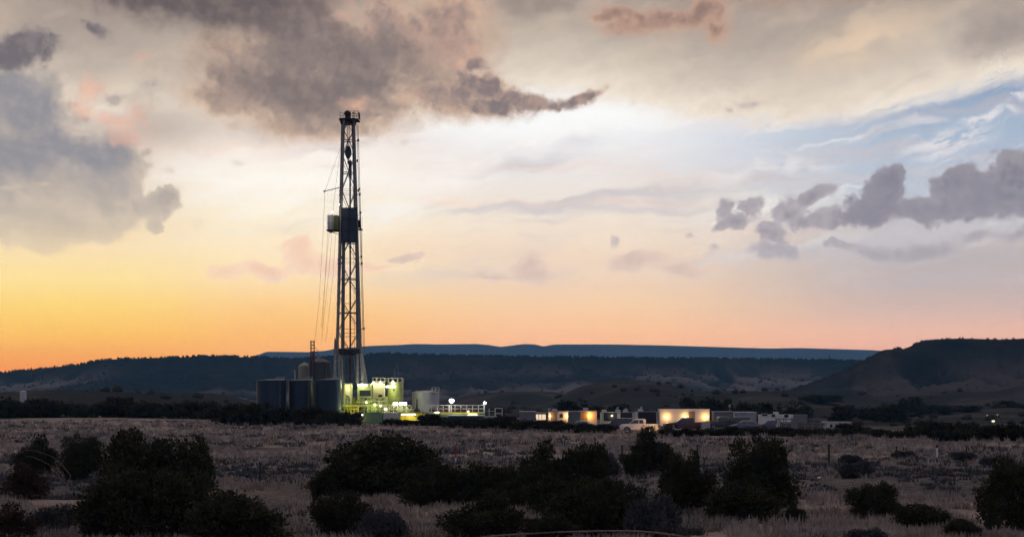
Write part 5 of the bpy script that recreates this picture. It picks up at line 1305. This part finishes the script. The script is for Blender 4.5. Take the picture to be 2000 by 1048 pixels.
def bush(name, var, x, y, rad, h, label, cat, group=None, rz=None, hunit=None):
    z = gz(x, y)
    hu = hunit or {'round': 1.55, 'open': 1.62, 'wide': 1.2, 'tall': 2.0}[next(k for k in ('round', 'open', 'wide', 'tall') if k in var or (k == 'open' and var in ('oak1', 'russet1')) or (k == 'wide' and var in ('oak2', 'sage1')))]
    t = empty(name, (x, y, z), label, cat, group, rz=rnd.uniform(0, 6.28) if rz is None else rz)
    s = (rad, rad, h / hu)
    for me, nm in ((VAR[var][0], 'crown'), (VAR[var][1], 'trunk')):
        o = bpy.data.objects.new(nm, me); COL.objects.link(o); o.parent = t; o.scale = s
    return t
def bush_px(name, var, px, base, wpx, top, label, cat='juniper', group=None, rz=None):
    wpx *= 1.32 if 'open' in var else 1.14
    top -= 6 if 'open' in var else 3
    Y = F * CZ / (base - HZ)
    x = (px - 1000) / F * Y
    for _ in range(3):
        Y = F * (CZ - gz(x, Y)) / (base - HZ); x = (px - 1000) / F * Y
    return bush(name, var, x, Y, wpx / 2 / F * Y * 0.97, (base - top) / F * Y, label, cat, group, rz)
GJ = 'junipers in the near field'
near = [
 ('open1', 68, 930, 78, 856, 'small juniper at the far left edge beside a slightly larger one'),
 ('round1', 152, 935, 104, 850, 'round juniper at far left, right of the smallest one'),
 ('round2', 300, 1000, 235, 842, 'huge broad dark juniper at the left of the picture'),
 ('open1', 382, 975, 84, 848, 'upright ragged juniper rising from the right side of the huge left juniper'),
 ('wide1', 268, 1052, 240, 915, 'low dark juniper mass in front of the huge left juniper'),
 ('wide2', 455, 1062, 240, 958, 'wide low juniper at the bottom between left juniper and grass strip'),
 ('round3', 765, 968, 250, 843, 'broad domed juniper right of the lit rig, largest in the middle'),
 ('wide1', 672, 972, 140, 905, 'lower left shoulder juniper beside the broad middle dome'),
 ('wide2', 865, 985, 160, 900, 'low juniper filling in right of the broad middle dome'),
 ('wide1', 950, 985, 120, 908, 'low juniper between the middle dome and the ragged junipers'),
 ('open2', 668, 1052, 110, 963, 'small loose juniper at the bottom left of centre'),
 ('round1', 1020, 990, 120, 905, 'rounded juniper under the ragged pair at centre right'),
 ('open1', 1062, 975, 100, 868, 'ragged open juniper, left one of the tall centre pair'),
 ('open2', 1148, 978, 100, 868, 'ragged open juniper, right one of the tall centre pair'),
 ('wide2', 1100, 1005, 170, 930, 'dark low juniper below the ragged centre pair'),
 ('open1', 940, 1062, 160, 965, 'loose juniper with gaps at the bottom just left of centre'),
 ('wide1', 1175, 1052, 210, 935, 'wide dark juniper at the bottom just right of centre'),
 ('open2', 1068, 1066, 100, 1008, 'small juniper clump at the very bottom near the curved rail'),
 ('open1', 1275, 948, 96, 868, 'spiky juniper left of the large round one'),
 ('round2', 1340, 1002, 112, 884, 'dense juniper between the spiky one and the large round one'),
 ('open2', 1240, 930, 50, 884, 'little juniper at the left foot of the spiky one'),
 ('round1', 1470, 1000, 165, 850, 'large round juniper right of centre reaching over the field'),
 ('tall1', 1530, 990, 56, 882, 'narrow juniper against the right side of the large round one'),
 ('wide2', 1450, 1018, 190, 940, 'low skirt of juniper in front of the large round one'),
 ('round3', 1712, 1012, 100, 940, 'small domed juniper in the lower right field'),
 ('wide1', 1795, 1034, 120, 985, 'low flat juniper right of the small domed one'),
 ('wide2', 1880, 1050, 90, 1014, 'lowest flat juniper at bottom right'),
 ('round3', 1995, 1032, 150, 890, 'tall juniper cut by the right edge of the picture'),
 ('tall1', 1940, 1040, 50, 985, 'small juniper at the foot of the right edge juniper'),
 ('open1', 1555, 1022, 46, 985, 'tiny juniper at the right foot of the large round one'),
]
for v_, px, ba, wp, tp, lab in near: bush_px('juniper_tree' if wp > 90 else 'juniper_bush', v_, px, ba, wp, tp, lab, group=GJ)
for v_, px, ba, wp, tp, lab in [('sage1', 1270, 1052, 120, 965, 'grey blue sage shrub at the bottom right of the wide dark juniper'), ('sage1', 745, 1060, 100, 990, 'grey blue sage shrub beside the small loose juniper at bottom'),
                                ('sage1', 1690, 1066, 80, 1030, 'low grey sage shrub at the bottom right'), ('russet1', 45, 975, 100, 905, 'reddish bare scrub at the left edge below the small juniper'),
                                ('russet1', 205, 1058, 90, 1005, 'reddish brown scrub at bottom left'), ('russet1', 20, 1058, 110, 985, 'reddish scrub in the bottom left corner'), ('sage1', 105, 1040, 100, 985, 'grey sage shrub near the bottom left corner'),
                                ('sage1', 1172, 935, 70, 880, 'pale grey bare shrub beside the right ragged juniper'), ('sage1', 1660, 905, 50, 888, 'low grey shrub in the right field near a stake'), ('sage1', 1672, 945, 70, 915, 'wide grey sage shrub in the middle of the right field'),
                                ('sage1', 1765, 896, 44, 880, 'flat grey shrub left of the white marker post'), ('sage1', 1880, 898, 60, 884, 'long flat grey shrub right of the white marker post'), ('sage1', 1930, 902, 34, 888, 'small flat grey shrub at far right of the field')]:
    bush_px('sage_shrub' if v_ == 'sage1' else 'dry_scrub', v_, px, ba, wp, tp, lab, 'shrub')
# band of dark brush between field and yard: (variant, px, top row, width, distance, label)
band = []
def B_(zone, lst): 
    for q in lst: band.append((zone,) + q)
B_('left', [('farwide', 20, 778, 80, 345), ('farwide2', 75, 783, 80, 350), ('farwide', 130, 785, 80, 352), ('farround', 180, 786, 60, 348), ('farwide2', 235, 781, 90, 350), ('farwide', 290, 784, 80, 345), ('farround', 340, 789, 60, 340),
            ('farwide', 378, 782, 80, 338), ('farwide2', 455, 793, 70, 286), ('farround', 490, 788, 70, 284), ('farwide', 530, 794, 80, 284), ('farround', 575, 798, 70, 283), ('farwide2', 615, 798, 70, 281), ('farwide', 652, 803, 60, 276),
            ('farround', 682, 806, 44, 278), ('farwide', 410, 800, 60, 330)])
B_('rig', [('farwide', 772, 815, 50, 276), ('farround', 795, 818, 40, 276), ('faropen', 812, 820, 40, 274), ('farwide2', 842, 808, 60, 276), ('farround', 868, 814, 50, 276)])
B_('camp', [('farwide', 905, 815, 70, 262), ('farround', 945, 812, 80, 258), ('farwide2', 990, 812, 80, 255), ('farwide', 1035, 816, 80, 246), ('farround', 1075, 818, 70, 242), ('farwide', 1110, 823, 60, 238), ('farround', 1160, 824, 70, 232), ('farwide2', 1188, 830, 40, 230),
            ('farwide', 1305, 838, 44, 222), ('farwide2', 1340, 840, 70, 216), ('farwide', 1395, 834, 70, 222), ('farround', 1435, 830, 70, 222), ('farwide', 1480, 832, 70, 222), ('farwide2', 1530, 836, 70, 220), ('farround', 1580, 838, 70, 216), ('farwide', 1625, 834, 80, 220),
            ('farround', 1665, 824, 70, 226), ('farwide2', 1715, 842, 60, 214), ('farwide', 1755, 845, 60, 210)])
B_('right', [('farround', 1800, 830, 60, 208), ('farround', 1845, 832, 60, 207), ('farwide', 1890, 832, 70, 204), ('farround', 1925, 836, 70, 202), ('farwide2', 1965, 842, 70, 200), ('farround', 2000, 836, 60, 200), ('farwide', 1860, 848, 60, 196)])
B_('valley', [('farround', 1775, 776, 44, 620), ('farround', 1830, 790, 60, 640), ('farwide', 1880, 791, 60, 650), ('farround', 1965, 782, 44, 700), ('farwide', 1995, 788, 50, 690), ('farwide', 1705, 794, 44, 520), ('farround', 1740, 790, 60, 480), ('farwide', 1600, 770, 70, 800),
              ('farround', 1355, 778, 50, 480), ('farround', 1412, 780, 70, 420), ('farround', 1470, 788, 60, 430), ('farround', 1505, 788, 50, 440), ('farround', 1120, 783, 70, 500), ('farround', 1190, 789, 80, 460), ('farround', 1555, 792, 50, 460), ('farwide2', 1650, 796, 60, 470)])
LZ = {'left': ('dark brush clump in the row between the grass field and the blue tanks at left', 'brush row left of the rig'),
      'rig': ('dark brush clump standing in front of the lit tanks right of the mast', 'brush in front of the lit tanks'),
      'camp': ('dark brush clump in the row in front of the trailers and parked cars', 'brush row in front of the camp'),
      'right': ('dark round brush clump on the field edge at far right', 'brush on the right field edge'),
      'valley': ('dark tree standing in the dim valley beyond the camp', 'trees in the valley beyond the camp')}
for zone, v_, px, top, wp, Y in band:
    x = (px - 1000) / F * Y; z = gz(x, Y); h = W(0, top, Y).z - z
    bush('valley_tree' if zone == 'valley' else 'brush_clump', v_, x, Y, wp * (1.15 if zone in ('camp', 'rig') else 1.35) / 2 / F * Y, max(h, 1.0) * (0.92 if zone in ('camp', 'rig') else 1.35 if zone == 'right' else 1.05), LZ[zone][0], 'tree' if zone == 'valley' else 'bush', LZ[zone][1])

# bare branches, left
def dead(px, base, pts_list, label):
    Y = F * CZ / (base - HZ); p = yard(px, Y); t = empty('bare_branch', p, label, 'branch')
    m = MB()
    for pl_ in pts_list:
        q = [W(x, y, Y + 0.25 * math.sin(x * .7)) for x, y in pl_]; q[0] = q[0] if pl_[0][1] < base - 4 else Vector((q[0].x, q[0].y, p.z - .1))
        for i, (a, b) in enumerate(zip(q, q[1:])): m.bar(a, b, 0.024 * (1 - .5 * i / len(q)), 4, 0.02 * (1 - .5 * (i + 1) / len(q)))
    m.build('limb', 'deadwood', t)
dead(122, 975, [[(122, 975), (132, 948), (138, 928)], [(138, 928), (120, 905), (100, 890), (70, 880), (48, 878)], [(132, 948), (112, 925), (95, 906), (66, 892), (45, 889)], [(120, 905), (128, 890)]], 'thin pale bare branches arching left over the left grass')
dead(88, 965, [[(88, 965), (90, 940), (92, 925), (86, 912)]], 'short upright bare stick at far left')
dead(265, 1050, [[(250, 1050), (240, 1030), (225, 1015), (205, 1004)], [(282, 1048), (262, 1032), (240, 1028)]], 'pale fallen twigs in front of the low left juniper')

# tussocks of dry grass and low sage: beyond counting
def scatter(name, mat, n, pyr, hgt, wid, blades, label, cat, test=None, seed=1, lean=0.5):
    g = random.Random(seed); V = []; k = 0
    while k < n:
        py = g.uniform(*pyr); Y = F * CZ / (py - HZ); px = g.uniform(-260, 2260); x = (px - 1000) / F * Y
        if test and not test(x, Y, g, px): 
            k += 0.34; continue
        z = gz(x, Y); s = g.uniform(.6, 1.3) * (1 + 0.4 * (Y > 160)); k += 1
        for b in range(blades):
            a = g.uniform(0, 6.283); o1 = wid * s * g.random(); bx_, by_ = x + o1 * math.cos(a), Y + o1 * math.sin(a)
            hh = hgt * s * g.uniform(.5, 1.1); l = lean * hh * g.random(); a2 = a + g.uniform(-.6, .6); bw = (0.02 + 0.0003 * Y) * g.uniform(.7, 1.5)
            dx, dy = bw * math.sin(a2 + 1), bw * math.cos(a2 + 1)
            V += [(bx_ - dx, by_ - dy, z - .02), (bx_ + dx, by_ + dy, z - .02), (bx_ + l * math.cos(a2), by_ + l * math.sin(a2), z + hh)]
    v = np.array(V, dtype=np.float32); me = bpy.data.meshes.new(name)
    me.vertices.add(len(v)); me.vertices.foreach_set('co', v.ravel()); me.loops.add(len(v)); me.loops.foreach_set('vertex_index', np.arange(len(v), dtype=np.int32))
    me.polygons.add(len(v) // 3); me.polygons.foreach_set('loop_start', np.arange(0, len(v), 3, dtype=np.int32)); me.update(calc_edges=True)
    me.materials.append(MT[mat]); o = bpy.data.objects.new(name, me); COL.objects.link(o); tag(o, label, cat, kind='stuff')
MT['straw'] = principled('dry_grass_blades', (0.45, 0.385, 0.33), 0.95, 0, col2=(0.22, 0.18, 0.155), scale=0.5, spec=0.05)
def t_grass(x, Y, g, px):
    return fb(x, Y * 0.6, 9, 3, 11) > -0.25 + (0.5 if 100 < Y < 140 else 0) and not (g.random() < .3)
def t_sage(x, Y, g, px):
    return fb(x, Y * 0.5, 14, 3, 21) > (0.12 if not 98 < Y < 150 else -0.25)
scatter('dry_grass', 'straw', 26000, (822, 1075), 0.40, 0.22, 6, 'dry straw coloured grass covering the field', 'grass', t_grass, 5)
scatter('low_sagebrush', 'sage', 9000, (822, 1070), 0.30, 0.38, 14, 'low grey sagebrush dotted through the grass', 'sagebrush', t_sage, 8, 0.9)
# junipers far off along the mesa rims and slopes
def rim_trees(name, P_, nr, nc, rows, n, seed, size, label):
    g = np.random.default_rng(seed); P_ = np.array(P_).reshape(nr, nc, 3); C_ = []; S_ = []
    for _ in range(n):
        j = g.integers(0, nc - 1)
        i = rows - 1 - (0 if g.random() < .35 else int(abs(g.normal()) * rows * 0.28)); 
        if i < 4: continue
        f = g.random(); a = P_[i, j] * (1 - f) + P_[i, j + 1] * f
        C_.append(a); S_.append(size * g.uniform(.5, 1.3))
    C_ = np.array(C_); S_ = np.array(S_); V = []; Q = []
    m = len(C_)
    base_ = np.array([[math.cos(t) * rr2, math.sin(t) * rr2, zz] for rr2, zz in ((.8, -.2), (1, .5), (.55, 1.15)) for t in np.linspace(0, 6.283, 7)[:-1]] + [[0, 0, 1.4]])
    vv = C_[:, None, :] + base_[None] * S_[:, None, None] * g.uniform(.75, 1.3, (m, len(base_), 1))
    fs = [(r0 * 6 + i, r0 * 6 + (i + 1) % 6, r0 * 6 + 6 + (i + 1) % 6, r0 * 6 + 6 + i) for r0 in (0, 1) for i in range(6)] + [(12 + i, 12 + (i + 1) % 6, 18, 18) for i in range(6)]
    faces = []
    for k in range(m): faces += [tuple(dict.fromkeys(x + k * 19 for x in f)) for f in fs]
    me = bpy.data.meshes.new(name); me.from_pydata(vv.reshape(-1, 3).tolist(), [], faces); me.materials.append(MT['juniper'])
    o = bpy.data.objects.new(name, me); COL.objects.link(o); tag(o, label, 'scrub', kind='stuff')
rim_trees('mesa_scrub', *mainP, 3400, 4, 1.5, 'far off juniper scrub along the rim and slope of the long mesa')
rim_trees('butte_scrub', *rightP, 600, 5, 0.75, 'far off juniper scrub on the dark butte')
def valley_scrub():
    g = random.Random(4); m = MB()
    vs = []; fs = []
    for k in range(1500):
        Y = g.uniform(430, 1400); px = g.uniform(-200, 2200); x = (px - 1000) / F * Y
        if fb(x, Y, 120, 3, 31) < 0.0: continue
        z = gz(x, Y); s = g.uniform(.6, 1.8)
        n0 = len(vs)
        for rr2, zz in ((.8, -.2), (1.1, .5), (.5, 1.1)):
            for i in range(6): vs.append((x + s * rr2 * g.uniform(.7, 1.3) * math.cos(i * 1.047), Y + s * rr2 * math.sin(i * 1.047), z + s * zz * g.uniform(.8, 1.2)))
        for r0 in (0, 1):
            for i in range(6): fs.append((n0 + r0 * 6 + i, n0 + r0 * 6 + (i + 1) % 6, n0 + r0 * 6 + 6 + (i + 1) % 6, n0 + r0 * 6 + 6 + i))
        fs.append(tuple(n0 + 12 + i for i in range(6)))
    me = bpy.data.meshes.new('valley_scrub'); me.from_pydata(vs, [], fs); me.materials.append(MT['oak'])
    o = bpy.data.objects.new('valley_scrub', me); COL.objects.link(o); tag(o, 'dark scrub spread over the dim valley floor', 'scrub', kind='stuff')
valley_scrub()
# lone tree on the butte's shoulder, mast on the mesa rim
pL = Vector(((1750 - 1000) / F * 1480, 1470, W(0, 683, 1480).z)); 
t = empty('lone_tree', pL, 'tiny lone tree on the shoulder of the right butte', 'tree')
for me, nm in ((VAR['farround'][0], 'crown'), (VAR['farround'][1], 'trunk')):
    o = bpy.data.objects.new(nm, me); COL.objects.link(o); o.parent = t; o.scale = (2.0, 2.0, 1.7)
pM = W(1620, 703, 2480); t = empty('radio_mast', pM, 'thin mast on the skyline of the long mesa', 'mast')
m = MB(); m.bar(pM, W(1620, 692, 2480), 0.5, 5); m.box(W(1620, 697, 2480), (2.0, .8, 1.2)); m.build('mast', 'dark_steel', t)
